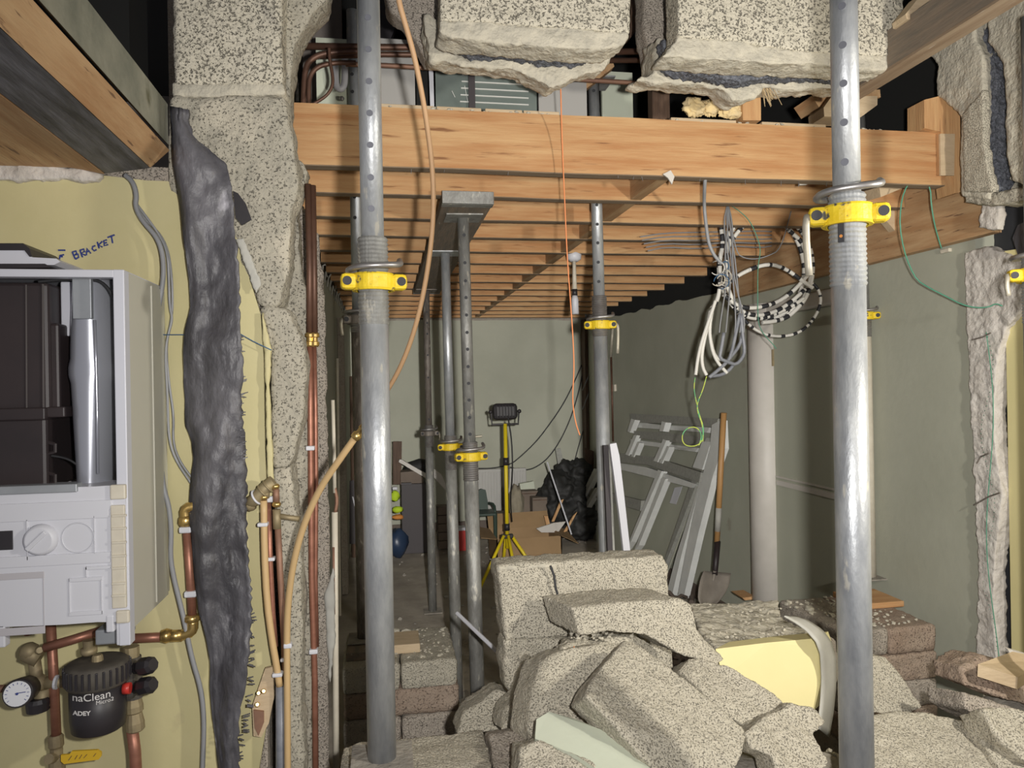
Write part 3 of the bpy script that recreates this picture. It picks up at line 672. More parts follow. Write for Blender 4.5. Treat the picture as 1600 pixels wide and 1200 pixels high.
# ================================================================== open boiler on the yellow wall
YF, YBK = 1.735, 2.03
def B(px, py, d=0.0): return PY(px, py, YF + d)
xr = B(198, 720).x; xl = xr - .46; zt = B(150, 421).z; zb = B(208, 1008).z
bo = thing('boiler', 'white wall-hung boiler with its front cover off, black casing and silver vessel inside', 'boiler', ((xl + xr) / 2, YBK, zb))
mb = MB(); mb.box2((xr - .002, YF + .03, zb + .03), (xr, YBK, zt)); mb.box2((xr - .0025, YF + .19, zb + .04), (xr + .003, YBK, zt - .01)); mb.build('side_panel', 'white_side', bo)
MB().box2((xl, YF + .03, zt - .002), (xr, YBK, zt)).build('top_panel', 'white', bo)
MB().box2((xl, YBK - .012, zb + .1), (xr - .002, YBK, zt - .002)).build('back_panel', 'grey_back', bo)
MB().box2((xl, YF + .03, zb), (xl + .002, YBK, zt)).build('side_panel', 'white_side', bo)
MB().box2((xr - .022, YF, zb), (xr + .001, YF + .032, zt + .0005), .002).build('front_post', 'white', bo)
MB().box2((xl, YF, zt - .017), (xr - .020, YF + .03, zt), .002).build('top_rail', 'white', bo)
# black air casing: upper box, flange, lower box with lugs
bb = MB()
def bx(m, a, b, y0, y1, bev=.004):
    p, q = PY(a[0], a[1], y0), PY(b[0], b[1], y0); m.box2((min(p.x, q.x), y0, min(p.z, q.z)), (max(p.x, q.x), y1, max(p.z, q.z)), bev)
bx(bb, (-90, 440), (78, 642), 1.80, 1.99, .008); bx(bb, (60, 505), (94, 640), 1.815, 1.99, .006); bx(bb, (-90, 655), (74, 764), 1.80, 1.99, .008)
box = bb.build('air_casing', 'black_metal', bo)
fl = MB(); bx(fl, (-90, 640), (70, 656), 1.785, 1.99, .003); bx(fl, (66, 636), (101, 652), 1.80, 1.99, .003); fl.build('casing_flange', 'black_metal', box)
lg = MB()
for y in (700, 748):
    for a in ((74, y - 9), (74, y + 9)): lg.tube([PY(a[0], a[1], 1.81), PY(86, a[1] + (3 if a[1] < y else -3), 1.81)], .004, 6)
    lg.tube([PY(86, y - 7, 1.81), PY(86, y + 7, 1.81)], .004, 6)
lg.each('casing_lug', 'black_metal', box)
rb = MB(); rb.tube([PY(66, 444, 1.80), PY(67, 640, 1.80)], .004, 6); rb.tube([PY(40, 445, 1.80), PY(41, 640, 1.80)], .003, 6); rb.build('casing_rib', 'black_metal', box)
# expansion vessel: flat polished cylinder on edge
vm = MB(); prof = []
for k in range(27):
    y = 436 + (762 - 436) * k / 26; t = k / 26
    w = 41 if y < 520 else 42
    cx = 150 + 4 * t; hw = (26 + 6 * math.sin(min(1, t * 2.2) * 1.57) + (3 if .42 < t < .5 else 0)) * (1 - .28 * max(0, t - .45) / .55)
    prof.append((PY(cx, y, 1.87), hw * 1.8 / F))
vs, fs, n = [], [], 22
for c, r in prof:
    for k in range(n):
        a = 2 * math.pi * k / n; vs.append(c + Vector((r * math.cos(a) * 1.02, .075 * math.sin(a), 0)))
for j in range(len(prof) - 1):
    for k in range(n): fs.append((j * n + k, j * n + (k + 1) % n, (j + 1) * n + (k + 1) % n, (j + 1) * n + k))
fs += [tuple(range(n)), tuple(range((len(prof) - 1) * n, len(prof) * n))]
ve = vm.add(vs, fs).build('expansion_vessel', 'silver', bo, True)
sm = MB(); sm.tube([PY(x, y, 1.793) for x, y in ((148, 500), (150, 560), (152, 650), (153, 740))], .0035, 6); sm.build('vessel_seam', 'silver', ve, True)
MB().cyl(PY(126, 612, 1.812), PY(126, 612, 1.82), .006, n=12).build('vessel_plug', 'hole', ve)
m = MB(); bx(m, (112, 432), (143, 498), 1.785, 1.80, .002); m.build('vessel_bracket', 'grey_plate', ve)
m = MB(); m.tube([PY(x, y, 1.80) for x, y in ((60, 440), (100, 436), (150, 436), (168, 448), (180, 470), (184, 500))], .004, 6, 2); m.build('black_hose', 'black_cable', bo, True)
m = MB(); m.tube([PY(x, y, 1.82) for x, y in ((80, 712), (100, 715), (116, 722), (132, 738), (134, 758))], .003, 6, 2); m.build('sensor_lead', 'black_cable', bo, True)
m = MB(); bx(m, (94, 440), (116, 525), 1.86, 1.90, .003); bx(m, (94, 562), (118, 586), 1.88, 1.90, .003); m.cyl(PY(98, 548, 1.86), PY(98, 548, 1.9), .004, n=8); m.build('valve_body', 'white', bo)
# hinged control tray with its mouldings
cp = MB().prism([B(x, y, -.004) for x, y in ((-100, 768), (-5, 766), (150, 760), (196, 757), (196, 768), (198, 965), (180, 972), (152, 972), (100, 976), (-100, 984))], (0, .11, 0)).build('control_tray', 'white_plastic', bo)
def tray(name, m, mat_, sm=False): return m.build(name, mat_, cp, sm)
def frame(m, x0, y0, x1, y1, w, d=-.010, th=.008):
    for a, b in (((x0, y0), (x1, y0 + w)), ((x0, y1 - w), (x1, y1)), ((x0, y0), (x0 + w, y1)), ((x1 - w, y0), (x1, y1))):
        p, q = B(a[0], a[1], d), B(b[0], b[1], d); m.box2((p.x, YF + d, q.z), (q.x, YF + d + th, p.z), .001)
m = MB(); bx(m, (-20, 831), (20, 859), YF - .006, YF + .01, .001); tray('display_window', m, 'black_plastic')
m = MB(); p = B(65, 843, -.004); m.lathe(p + Vector((0, .004, 0)), p + Vector((0, -.016, 0)), [(0, .033), (.2, .034), (.85, .031), (1, .026)], 28); tray('control_knob', m, 'white_plastic', True)
m = MB(); m.box(p + Vector((-.004, -.017, 0)), (.010, .006, .052), Matrix.Rotation(.8, 3, 'Y'), .002); tray('knob_grip', m, 'white_plastic')
m = MB(); p = B(122, 840, -.005); m.torus(p, (0, 1, 0), .032, .0014, 32, 6); tray('blank_disc', m, 'white_plastic', True)
m = MB(); frame(m, 107, 904, 160, 960, 3, -.007); tray('raised_frame', m, 'white_plastic')
m = MB(); frame(m, -90, 902, 69, 990, 1.2, -.0055, .003); tray('flap_outline', m, 'grey_back')
m = MB()
for (x0, y0, x1, y1) in ((-90, 792, 174, 796), (-90, 806, 170, 809), (-90, 876, 172, 879), (40, 812, 44, 876), (146, 806, 148, 866), (133, 886, 172, 889), (133, 886, 136, 902)):
    p, q = B(x0, y0, -.008), B(x1, y1, -.008); m.box2((p.x, YF - .0075, q.z), (q.x, YF, p.z), .001)
m.each('moulded_rib', 'white_plastic', cp)
m = MB(); bx(m, (172, 790), (197, 950), YF - .010, YF, .002); tray('vent_strip', m, 'cream_plastic')
for y in (806, 826, 848, 869, 888, 912, 931):
    m = MB(); bx(m, (174, y - 1.2), (197, y + 1.2), YF - .0135, YF - .008, .0008); tray('vent_slat', m, 'cream_plastic')
m = MB(); bx(m, (171, 758), (196, 780), YF - .012, YF + .0, .003); bx(m, (180, 955), (202, 974), YF - .010, YF, .004); m.each('hinge_boss', 'cream_plastic', cp)
m = MB(); bx(m, (165, 962), (178, 988), YF - .006, YF + .02, .003); bx(m, (-20, 978), (8, 1012), YF - .004, YF + .02, .003); bx(m, (181, 972), (196, 1008), YF + .002, YF + .02, .003); m.each('tray_foot', 'white_plastic', cp)
m = MB(); bx(m, (-40, 762), (120, 769), YF - .012, YF + .02, .002); tray('top_lip', m, 'grey_plate')
m = MB(); bx(m, (148, 985), (190, 1006), YF + .06, YF + .16, .004); m.build('gas_valve_cover', 'grey_plate', bo)
# flue elbow on top
fe = thing('flue_elbow', 'white and black flue fitting lying on top of the boiler', 'flue', ((xl + xr) / 2, 1.9, zt))
m = MB(); m.prism([PY(x, y, 1.80) for x, y in ((-80, 384), (34, 384), (44, 390), (50, 402), (88, 404), (94, 409), (84, 414), (-80, 414))], (0, .16, 0)); m.build('flue_base', 'white', fe)
m = MB(); m.prism([PY(x, y, 1.797) for x, y in ((-80, 380), (36, 380), (46, 388), (50, 401), (46, 401), (38, 391), (-80, 391))], (0, .165, 0)); m.build('flue_seal', 'black_plastic', fe)
m = MB(); m.prism([PY(x, y, 1.797) for x, y in ((-80, 412), (70, 412), (80, 418), (-80, 420))], (0, .165, 0)); m.build('flue_gasket', 'black_plastic', fe)

# ================================================================== pipes under the boiler
YP = 1.93
def pipe(m, pts, r, Y=YP, n=12, smooth=0): m.tube([PY(p[0], p[1], p[2] if len(p) > 2 else Y) for p in pts], r, n, smooth); return m
fp = thing('filling_pipe', 'upright copper pipe with brass isolating valve and yellow lever, left under the boiler', 'pipe', PY(88, 1300, YP))
pipe(MB(), [(79, 970), (84, 1060), (88, 1150)], .011).build('copper_tube', 'copper', fp, True)
m = MB(); m.lathe(PY(87, 1148, YP), PY(90, 1215, YP), [(0, .013), (.05, .017), (.25, .017), (.3, .014), (.5, .014), (.55, .018), (.8, .018), (1, .015)], 14); m.cyl(PY(76, 1186, YP - .03), PY(88, 1184, YP), .012, n=10); m.build('valve_body', 'brass_dull', fp)
pipe(MB(), [(90, 1212), (106, 1600)], .011).build('copper_tube', 'copper', fp, True)
m = MB(); a, b = PY(97, 1184, YP - .035), PY(159, 1176, YP - .035)
m.prism([PY(x, y, YP - .037) for x, y in ((95, 1180), (108, 1179), (112, 1174), (152, 1172), (158, 1176), (158, 1182), (154, 1187), (100, 1194), (95, 1190))], (0, .006, 0)); lv = m.build('valve_lever', 'gas_yellow', fp)
m = MB()
for x0, x1 in ((107, 112), (117, 121), (124, 128), (131, 136), (146, 150)):
    m.tube([PY(x0, 1188 - (x0 - 107) * .15, YP - .0375), PY(x1, 1181 - (x0 - 107) * .1, YP - .0375)], .0009, 4)
m.build('lever_print', 'darkwood', lv)
gp = thing('gauge_assembly', 'round white pressure gauge on dusty brass elbows beside the black filter', 'pressure gauge', PY(50, 1120, YP))
m = MB(); pipe(m, [(50, 1010), (56, 1050), (58, 1062)], .014); m.ball(PY(46, 1018, YP), .022, 12); m.lathe(PY(62, 1016, YP - .03), PY(62, 1016, YP), [(0, .007), (.5, .010), (1, .010)], 10)
pipe(m, [(58, 1068), (90, 1066), (108, 1064)], .014); m.ball(PY(58, 1068, YP), .024, 12); m.lathe(PY(66, 1075, YP), PY(66, 1102, YP), [(0, .02), (.6, .018), (1, .022)], 12); pipe(m, [(40, 1020), (62, 1030)], .020)
m.each('brass_elbow', 'brass_dull', gp, True)
m = MB(); pipe(m, [(-60, 1078), (10, 1076)], .009); m.build('feed_pipe', 'copper_dull', gp, True)
m = MB(); m.cyl(PY(86, 1066, YP - .012), PY(90, 1066, YP - .012), .0165, n=14); m.build('white_olive', 'white_plastic', gp)
m = MB(); m.cyl(PY(44, 1095, YP), PY(74, 1104, YP), .001); p = PY(59, 1101, YP - .01); m.lathe(p + Vector((0, 0, .016)), p - Vector((0, 0, .014)), [(0, .022), (.3, .026), (1, .024)], 16); m.build('drain_cap', 'black_plastic', gp)
c0 = PY(27, 1084, YP - .085); c1 = PY(48, 1072, YP - .0)
m = MB(); m.lathe(c0, c1, [(0, .030), (.05, .032), (.3, .031), (1, .026)], 26); ga = m.build('gauge_case', 'black_plastic', gp, True)
ax = (c0 - c1).normalized(); m = MB(); m.cyl(c0 - ax * .001, c0 + ax * .0012, .0275, n=26); m.build('dial_face', 'dial', ga)
q = ax.to_track_quat('Z', 'Y').to_matrix()
m = MB(); sx = q @ Vector((1, 0, 0)); sy = q @ Vector((0, 1, 0)); o0 = c0 + ax * .0018
for k in range(13):
    a = math.radians(-40 + k * 260 / 12); d = sx * math.cos(a) + sy * math.sin(a); m.tube([o0 + d * .020, o0 + d * .0245], .0006, 4)
m.tube([o0 - Vector((.004, 0, -.001)), o0 + Vector((.018, 0, .003))], .0009, 4); m.ball(o0, .003, 8); m.build('dial_marks', 'ink', ga)
rp = thing('return_pipe', 'sloping copper pipe running behind the upright one to the valve under the boiler', 'pipe', PY(110, 1000, YP))
pipe(MB(), [(70, 1012, 1.90), (112, 1000, 1.90), (160, 985, 1.92)], .011).build('copper_tube', 'copper', rp, True)
m = MB(); m.lathe(PY(139, 1000, 1.89), PY(139, 1023, 1.89), [(0, .014), (.5, .012), (.55, .018), (.85, .018), (1, .014)], 14); m.each('brass_union', 'brass_dull', rp, True)
# magnetic filter
fc = PY(153, 1080, 1.86)
mf = thing('magnetic_filter', 'black canister filter with white lettering and a dusty ribbed lid', 'filter', (fc.x, fc.y, PY(153, 1140, 1.86).z))
zb_, zl = PY(153, 1138, 1.86).z, PY(153, 1066, 1.86).z; R_ = .0600
MB().lathe((fc.x, fc.y, zb_), (fc.x, fc.y, zl), [(0, .050), (.04, .056), (.3, R_ - .001), (1, R_)], 36).build('filter_body', 'black_plastic', mf, True)
lidz = PY(153, 1032, 1.86).z
ld = MB().lathe((fc.x, fc.y, zl - .002), (fc.x, fc.y, lidz), [(0, R_ + .004), (.1, .068), (.8, .068), (.93, .065), (1, .060), (1.0, .03)], 36).build('filter_lid', 'lid', mf, True)
m = MB()
for k in range(30):
    a = 2 * math.pi * k / 30; m.box((fc.x + .0685 * math.cos(a), fc.y + .0685 * math.sin(a), (zl + lidz) / 2), (.005, .005, (lidz - zl) * .72), Matrix.Rotation(a, 3, 'Z'), .001)
m.build('lid_rib', 'black_plastic', ld)
MB().lathe((fc.x, fc.y, lidz - .001), (fc.x, fc.y, lidz + .014), [(0, .013), (.7, .012), (1, .010)], 14).build('bleed_screw', 'brass_dull', mf)
def wrapped(text, size, px, py, body, par, mname, bold=.0):
    cu = bpy.data.curves.new('t', 'FONT'); cu.body = text; cu.size = size; cu.extrude = .0003; cu.offset = bold
    o = bpy.data.objects.new('t', cu); COL.objects.link(o); bpy.context.view_layer.update()
    me = bpy.data.meshes.new_from_object(o.evaluated_get(bpy.context.evaluated_depsgraph_get()))
    bpy.data.objects.remove(o); c, r = body
    to = math.atan2(-c.y, -c.x); x0 = (px - 153) * 1.83 / F; z0 = PY(px, py, c.y - r).z
    org = ROOT_LOC[par.name]
    for v in me.vertices:
        a = to + math.asin(max(-.95, min(.95, (x0 + v.co.x) / r))) ; rr = r + .0004 + v.co.z
        v.co = Vector((c.x + rr * math.cos(a), c.y + rr * math.sin(a), z0 + v.co.y)) - org
    me.materials.clear(); me.materials.append(MT[mname])
    ob = bpy.data.objects.new('lettering', me); COL.objects.link(ob); ob.parent = par
wrapped('naClean', .0235, 121, 1097, (fc, R_), mf, 'print_white')
wrapped('Micro2', .0125, 150, 1102, (fc, R_), mf, 'print_white')
wrapped('ADEY', .0135, 122, 1119, (fc, R_), mf, 'print_white', .0004)
fv = thing('filter_valves', 'pair of black valve knobs on the pipe to the right of the filter', 'valve', PY(213, 1300, 1.92))
m = MB(); pipe(m, [(206, 1136), (211, 1175), (215, 1260), (228, 1600)], .0135, 1.92); m.build('copper_tube', 'copper', fv, True)
m = MB(); m.lathe(PY(208, 1085, 1.92), PY(212, 1142, 1.92), [(0, .016), (.3, .021), (.45, .021), (.5, .017), (.75, .021), (.95, .021), (1, .016)], 14); m.cyl(PY(205, 1010, 1.92), PY(206, 1030, 1.92), .018, n=12); m.each('brass_union', 'brass_dull', fv)
m = MB(); m.cyl(PY(206, 1026, 1.92), PY(209, 1090, 1.92), .021, n=14); m.box(PY(200, 1060, 1.9), (.04, .05, .09), None, .01); m.build('valve_block', 'lid', fv)
for (x, y) in ((226, 1041), (226, 1072)):
    m = MB(); p = PY(x, y, 1.86); e = PY(x + 14, y - 3, 1.845)
    m.lathe(PY(212, y + 2, 1.89), p, [(0, .015), (1, .013)], 12); m.lathe(p - (e - p) * .5, e, [(0, .017), (.2, .021), (.8, .020), (1, .014)], 8); m.build('valve_knob', 'black_plastic', fv)
m = MB(); m.cyl(PY(193, 1076, 1.845), PY(204, 1075, 1.845), .013, n=12); m.build('red_cap', 'red', fv, True)
gv = thing('gas_tail', 'small copper tail and yellow tap behind the boiler tray, far left', 'pipe', PY(35, 1000, 1.99))
m = MB(); m.cyl(PY(44, 978, 1.98), PY(44, 992, 1.98), .009, n=10); m.build('copper_tube', 'copper', gv, True); m = MB(); m.cyl(PY(20, 984, 1.98), PY(38, 983, 1.98), .007, n=8); m.build('brass_tap', 'brass', gv)
# heating pipe that leaves the boiler to the right and rises behind the bitumen strip
hp = thing('heating_pipe', 'copper pipe with brass elbows and white clips rising beside the bitumen strip', 'pipe', PY(262, 1000, 2.0))
YH = 2.005
m = MB(); pipe(m, [(200, 998), (262, 995)], .012, YH); pipe(m, [(292, 825), (297, 900), (301, 968)], .011, YH); m.each('copper_tube', 'copper', hp, True)
m = MB(); m.lathe(PY(252, 994, YH), PY(268, 993, YH), [(0, .015), (.5, .019), (1, .015)], 14); pipe(m, [(262, 994), (285, 993)], .015, YH); m.lathe(PY(290, 822, YH), PY(290, 806, YH), [(0, .014), (.3, .018), (.8, .017), (1, .013)], 14)
m.lathe(PY(300, 960, YH), PY(300, 972, YH), [(0, .014), (.3, .019), (.8, .019), (1, .014)], 14)
pipe(m, [(282, 993), (294, 990), (301, 984), (301, 970)], .014, YH, 12, 1); pipe(m, [(290, 808), (289, 797), (296, 792), (320, 790)], .014, YH, 12, 1); m.each('brass_elbow', 'brass', hp, True)
for (x, y) in ((291, 827), (299, 927)):
    m = MB(); m.box(PY(x, y, YH), (.030, .030, .016), None, .004); m.build('pipe_clip', 'white_plastic', hp)

# bitumen damp-proof strip hanging down the front of the broken pier
Lp = [(268, 166), (270, 205), (271, 250), (277, 285), (283, 320), (287, 360), (290, 400), (295, 440), (297, 480), (290, 515), (286, 550), (287, 590), (290, 640), (291, 665), (301, 690), (303, 715), (300, 745), (297, 780), (297, 810), (301, 850), (304, 890), (308, 930), (312, 960), (322, 1000), (328, 1035), (327, 1075), (331, 1120), (338, 1165), (345, 1215), (350, 1260)]
Rp = [(292, 172), (300, 212), (330, 236), (352, 256), (362, 280), (365, 325), (369, 370), (372, 410), (374, 450), (375, 490), (376, 530), (380, 570), (377, 610), (378, 650), (382, 690), (383, 720), (385, 760), (385, 790), (386, 830), (388, 865), (392, 905), (394, 940), (394, 970), (391, 1005), (389, 1035), (383, 1070), (376, 1110), (373, 1150), (374, 1200), (374, 1260)]
def resample(P, n):
    out = []
    for k in range(n):
        t = k / (n - 1) * (len(P) - 1); i = min(int(t), len(P) - 2); f = t - i
        out.append((P[i][0] * (1 - f) + P[i + 1][0] * f, P[i][1] * (1 - f) + P[i + 1][1] * f))
    return out
n, w = 150, 16; Lr, Rr = resample(Lp, n), resample(Rp, n); vs = []; rnd = random.Random(2)
for j in range(n):
    jr = rnd.uniform(-2.2, 2.2)
    for i in range(w + 1):
        f = i / w; x = Lr[j][0] * (1 - f) + (Rr[j][0] + jr) * f; y = Lr[j][1] * (1 - f) + Rr[j][1] * f
        dep = 1.972 + .012 * math.sin(f * 5 + y * .012) + .016 * noise.noise(Vector((f * 2.2, y * .012, 0))) + .008 * noise.noise(Vector((f * 6, y * .04, 5))) + .03 * (1 - f) * (f < .12) - .012 * max(0, (y - 900) / 300)
        vs.append(PY(x, y, dep))
m = MB(); m.add(vs, [(j * (w + 1) + i, j * (w + 1) + i + 1, (j + 1) * (w + 1) + i + 1, (j + 1) * (w + 1) + i) for j in range(n - 1) for i in range(w)])
st = one(m, 'bitumen_strip', 'long crumpled black bitumen strip hanging beside the boiler', 'damp strip', 'strip', None, True)
so = st.modifiers.new('thick', 'SOLIDIFY'); so.thickness = .004; ROUGH.append(st)
m = MB(); m.prism([PY(x, y, 1.99) for x, y in ((364, 298), (372, 302), (384, 318), (393, 343), (378, 352), (368, 340))], (0, .004, 0)); m.build('curled_flap', 'black_plastic', st)
rnd = random.Random(8); m = MB()
for k in range(60):
    y = rnd.choice((rnd.uniform(520, 720), rnd.uniform(1080, 1200), rnd.uniform(960, 1080))); f = (y - 172) / 1088 * (len(Rp) - 1); i = int(f)
    x = Rp[i][0]; m.tube([PY(x - 3, y, 1.965), PY(x + rnd.uniform(2, 8), y + rnd.uniform(-4, 4), 1.965)], .0018, 4)
tag(m.build('frayed_edge', 'strip', st), None, None, None, 'stuff')

# cables on the yellow wall
def cable(name, label, cat, pts, r, m, Y=None, group=None, sm=2, n=8):
    mb = MB(); mb.tube([PY(p[0], p[1], p[2] if len(p) > 2 else Y) for p in pts], r, n, sm)
    return one(mb, name, label, cat, m, group, True)
cable('grey_cable', 'thicker grey cable hanging from the joists past the side of the boiler', 'cable', [(196, 274, 2.01), (208, 284, 2.0), (214, 305, 2.0), (211, 322), (222, 345), (245, 370), (254, 395), (256, 430), (250, 470), (240, 520), (238, 590), (236, 660), (246, 690), (252, 730), (256, 765), (264, 790), (268, 830), (266, 870), (272, 905), (282, 945), (289, 975), (300, 1030), (314, 1075), (319, 1120), (318, 1170), (314, 1260)], .0062, 'grey_cable', 2.0, 'grey cables down the yellow wall')
cable('grey_cable', 'thin twin grey cable looping down to the middle of the bitumen strip', 'cable', [(213, 318, 2.015), (228, 338), (250, 368), (262, 395), (264, 440), (265, 480), (270, 498), (262, 525), (258, 555), (262, 620), (263, 680), (272, 715), (300, 757)], .0033, 'grey_cable', 2.015, 'grey cables down the yellow wall')
cable('grey_cable', 'thin grey cable running beside the twin cable, nearer the strip', 'cable', [(209, 300, 2.02), (218, 335), (248, 362), (262, 388), (268, 425), (270, 470), (268, 500), (259, 540), (264, 600), (272, 650), (270, 690), (280, 720), (302, 750)], .0030, 'grey_cable', 2.02, 'grey cables down the yellow wall')
cable('blue_wire', 'short taut blue wire crossing behind the bitumen strip', 'wire', [(255, 523), (300, 523), (340, 524), (374, 521), (395, 533), (424, 547)], .0014, 'blue_wire', 2.012, None, 0, 5)

# ================================================================== pipes in the chase of the pier
ch = thing('copper_riser', 'pair of long upright copper pipes in the chase of the broken pier', 'pipe', PY(488, 1300, 2.20))
YC = 2.155
m = MB(); pipe(m, [(481, 288), (484, 420), (484, 522)], .0095, YC); pipe(m, [(489, 290), (491, 420), (492, 522)], .0085, YC); m.each('dark_tube', 'copper_dark', ch, True)
m = MB(); pipe(m, [(484, 538), (485, 640), (486, 760), (487, 900), (492, 1060), (494, 1300)], .0085, YC); pipe(m, [(491, 538), (493, 640), (494, 760), (493, 900), (495, 1010)], .0065, YC + .015); m.each('copper_tube', 'copper', ch, True)
m = MB()
for x in (484, 491.5):
    m.lathe(PY(x, 520, YC), PY(x, 542, YC), [(0, .010), (.1, .0135), (.3, .0135), (.35, .009), (.6, .009), (.65, .0135), (.9, .0135), (1, .010)], 12)
m.each('brass_coupling', 'brass', ch)
for (x, y) in ((485, 700), (490, 1017)):
    m = MB(); m.box(PY(x, y, YC - .004), (.024, .024, .013), None, .003); m.build('pipe_clip', 'white_plastic', ch)
mv = thing('mixing_manifold', 'dusty brass manifold at the foot of the yellow plaster edge', 'manifold', PY(410, 790, 2.0))
m = MB(); pipe(m, [(388, 787, 2.0), (400, 780, 1.99), (414, 763, 1.99), (428, 752, 1.99)], .017, 2.0, 14); m.lathe(PY(384, 790, 2.0), PY(398, 786, 2.0), [(0, .014), (.3, .018), (.7, .018), (1, .015)], 14); m.torus(PY(411, 768, 1.99), (.7, 0, .6), .018, .003, 18, 6); m.torus(PY(419, 760, 1.99), (.7, 0, .6), .018, .003, 18, 6); pipe(m, [(414, 765, 1.99), (413, 778, 1.99)], .013, 2.0); m.build('manifold_body', 'brass_dull', mv, True)
m = MB()
for (x, y) in ((412, 777), (430, 760), (432, 788), (415, 763)): m.lathe(PY(x, y - 4, 1.985), PY(x, y + 4, 1.985), [(0, .008), (.3, .0115), (.7, .0115), (1, .008)], 12)
m.each('compression_nut', 'brass', mv, True)
m = MB(); pipe(m, [(431, 762), (432, 786)], .0085, 1.99); m.build('copper_tube', 'copper_dull', mv, True)
m = MB(); m.torus(PY(401, 777, 1.99), (.8, -.2, .5), .019, .003, 18, 6); m.box(PY(422, 780, 1.998), (.016, .012, .016), None, .003); m.build('white_collar', 'white_plastic', mv, True)
tp = thing('tan_water_pipe', 'tan plastic pipe dropping from the brass manifold into a grey sleeve', 'pipe', PY(440, 1200, 1.98))
m = MB(); pipe(m, [(412, 782), (413, 860), (417, 940), (425, 1000), (432, 1040), (437, 1072)], .0088, 1.985, 12, 1); m.build('pipe_tube', 'tan_pipe', tp, True)
m = MB(); m.lathe(PY(441, 1070, 1.995), PY(441, 1280, 1.995), [(0, .012), (0, .0165), (1, .0165)], 16); m.build('grey_sleeve', 'grey_conduit', tp, True)
for (x, y) in ((411, 819), (434, 1053)):
    m = MB(); m.box(PY(x, y, 1.985), (.026, .026, .010), None, .003); m.build('pipe_clip', 'white_plastic', tp)
c2 = thing('copper_dropper', 'thin copper pipe just right of the tan plastic pipe', 'pipe', PY(425, 1010, 2.0))
m = MB(); pipe(m, [(419, 785), (422, 880), (426, 960), (430, 1010)], .0075, 2.003); m.build('copper_tube', 'copper', c2, True)
m = MB(); m.box(PY(423, 873, 2.0), (.022, .022, .009), None, .002); m.build('pipe_clip', 'white_plastic', c2)
c3 = thing('copper_tee_pipe', 'darker copper pipe with a mortared tee running down the pier', 'pipe', PY(445, 1060, 2.0))
m = MB(); pipe(m, [(434, 822), (438, 900), (444, 1000), (446, 1070)], .0082, 2.0); m.build('copper_tube', 'copper_dull', c3, True)
m = MB(); pipe(m, [(432, 796), (433, 826)], .0105, 1.995); pipe(m, [(434, 806), (468, 811)], .007, 1.995); m.build('mortared_tee', 'brass_dull', c3, True)
m = MB(); m.box(PY(446, 1030, 1.995), (.024, .02, .009), None, .003); m.build('pipe_clip', 'white_plastic', c3)
h1 = thing('tan_hose', 'tan plastic pipe curving down from a brass end beside the front left prop', 'hose', PY(450, 1280, 1.9))
m = MB(); pipe(m, [(556, 682, 1.72), (532, 716, 1.74), (500, 762, 1.78), (474, 820, 1.82), (458, 880, 1.85), (450, 940, 1.88), (448, 1000, 1.90), (449, 1100, 1.91), (450, 1280, 1.92)], .0080, None, 12, 2); m.build('pipe_tube', 'tan_pipe', h1, True)
m = MB(); m.lathe(PY(554, 685, 1.72), PY(570, 666, 1.71), [(0, .009), (.05, .0115), (.35, .0115), (.4, .008), (.7, .008), (.75, .0105), (1, .0095)], 14); m.build('brass_end', 'brass', h1, True)
m = MB(); m.box(PY(450, 1008, 1.90), (.02, .02, .012), None, .003); m.build('pipe_clip', 'white_plastic', h1)
cable('brown_hose', 'long light brown hose hanging in a curve from above the front joist', 'hose', [(616, -60, 1.72), (622, 0, 1.73), (634, 40, 1.75), (648, 90, 1.78), (660, 150, 1.82), (668, 200, 1.86), (675, 255, 1.9), (678, 310, 1.93), (675, 370, 1.96), (667, 430, 1.99), (655, 490, 2.02), (640, 540, 2.06), (622, 582, 2.1), (604, 612, 2.14), (588, 640, 2.2)], .0066, 'tan_hose', None, None, 2, 12)
# copper tail with brass valves on a grey board at the foot of the pier
vb = thing('valve_board', 'dusty board with brass screws and a bare copper end, low on the yellow wall', 'board', PY(410, 1150, 2.0))
m = MB(); m.prism([PY(x, y, 2.0) for x, y in ((414, 1045), (426, 1042), (428, 1090), (420, 1130), (408, 1152), (396, 1150), (394, 1104))], (0, .014, 0)); m.build('backing_board', 'pale_pine', vb)
m = MB()
for (x, y) in ((404, 1083), (412, 1080), (402, 1101)): m.lathe(PY(x, y, 2.0), PY(x, y, 1.985), [(0, .006), (.5, .0065), (1, .004)], 10)
m.each('brass_screw', 'brass', vb)
m = MB(); m.prism([PY(x, y, 1.993) for x, y in ((396, 1110), (412, 1112), (412, 1130), (404, 1150), (398, 1138))], (0, .008, 0)); m.build('copper_end', 'copper_dull', vb)
t2 = thing('waste_pipe', 'cream upright waste pipe with a bare copper end behind the pier', 'pipe', PY(524, 960, 2.6))
m = MB(); pipe(m, [(520, 625), (522, 700), (523, 770)], .006, 2.45); pipe(m, [(523, 800), (524, 960), (526, 1376)], .010, 2.45); m.each('cream_tube', 'cream_plastic', t2, True)
m = MB(); pipe(m, [(523, 762), (527, 782), (524, 800)], .006, 2.45, 8, 1); pipe(m, [(521, 855), (522, 960)], .004, 2.44); m.each('copper_tube', 'copper_dull', t2, True)

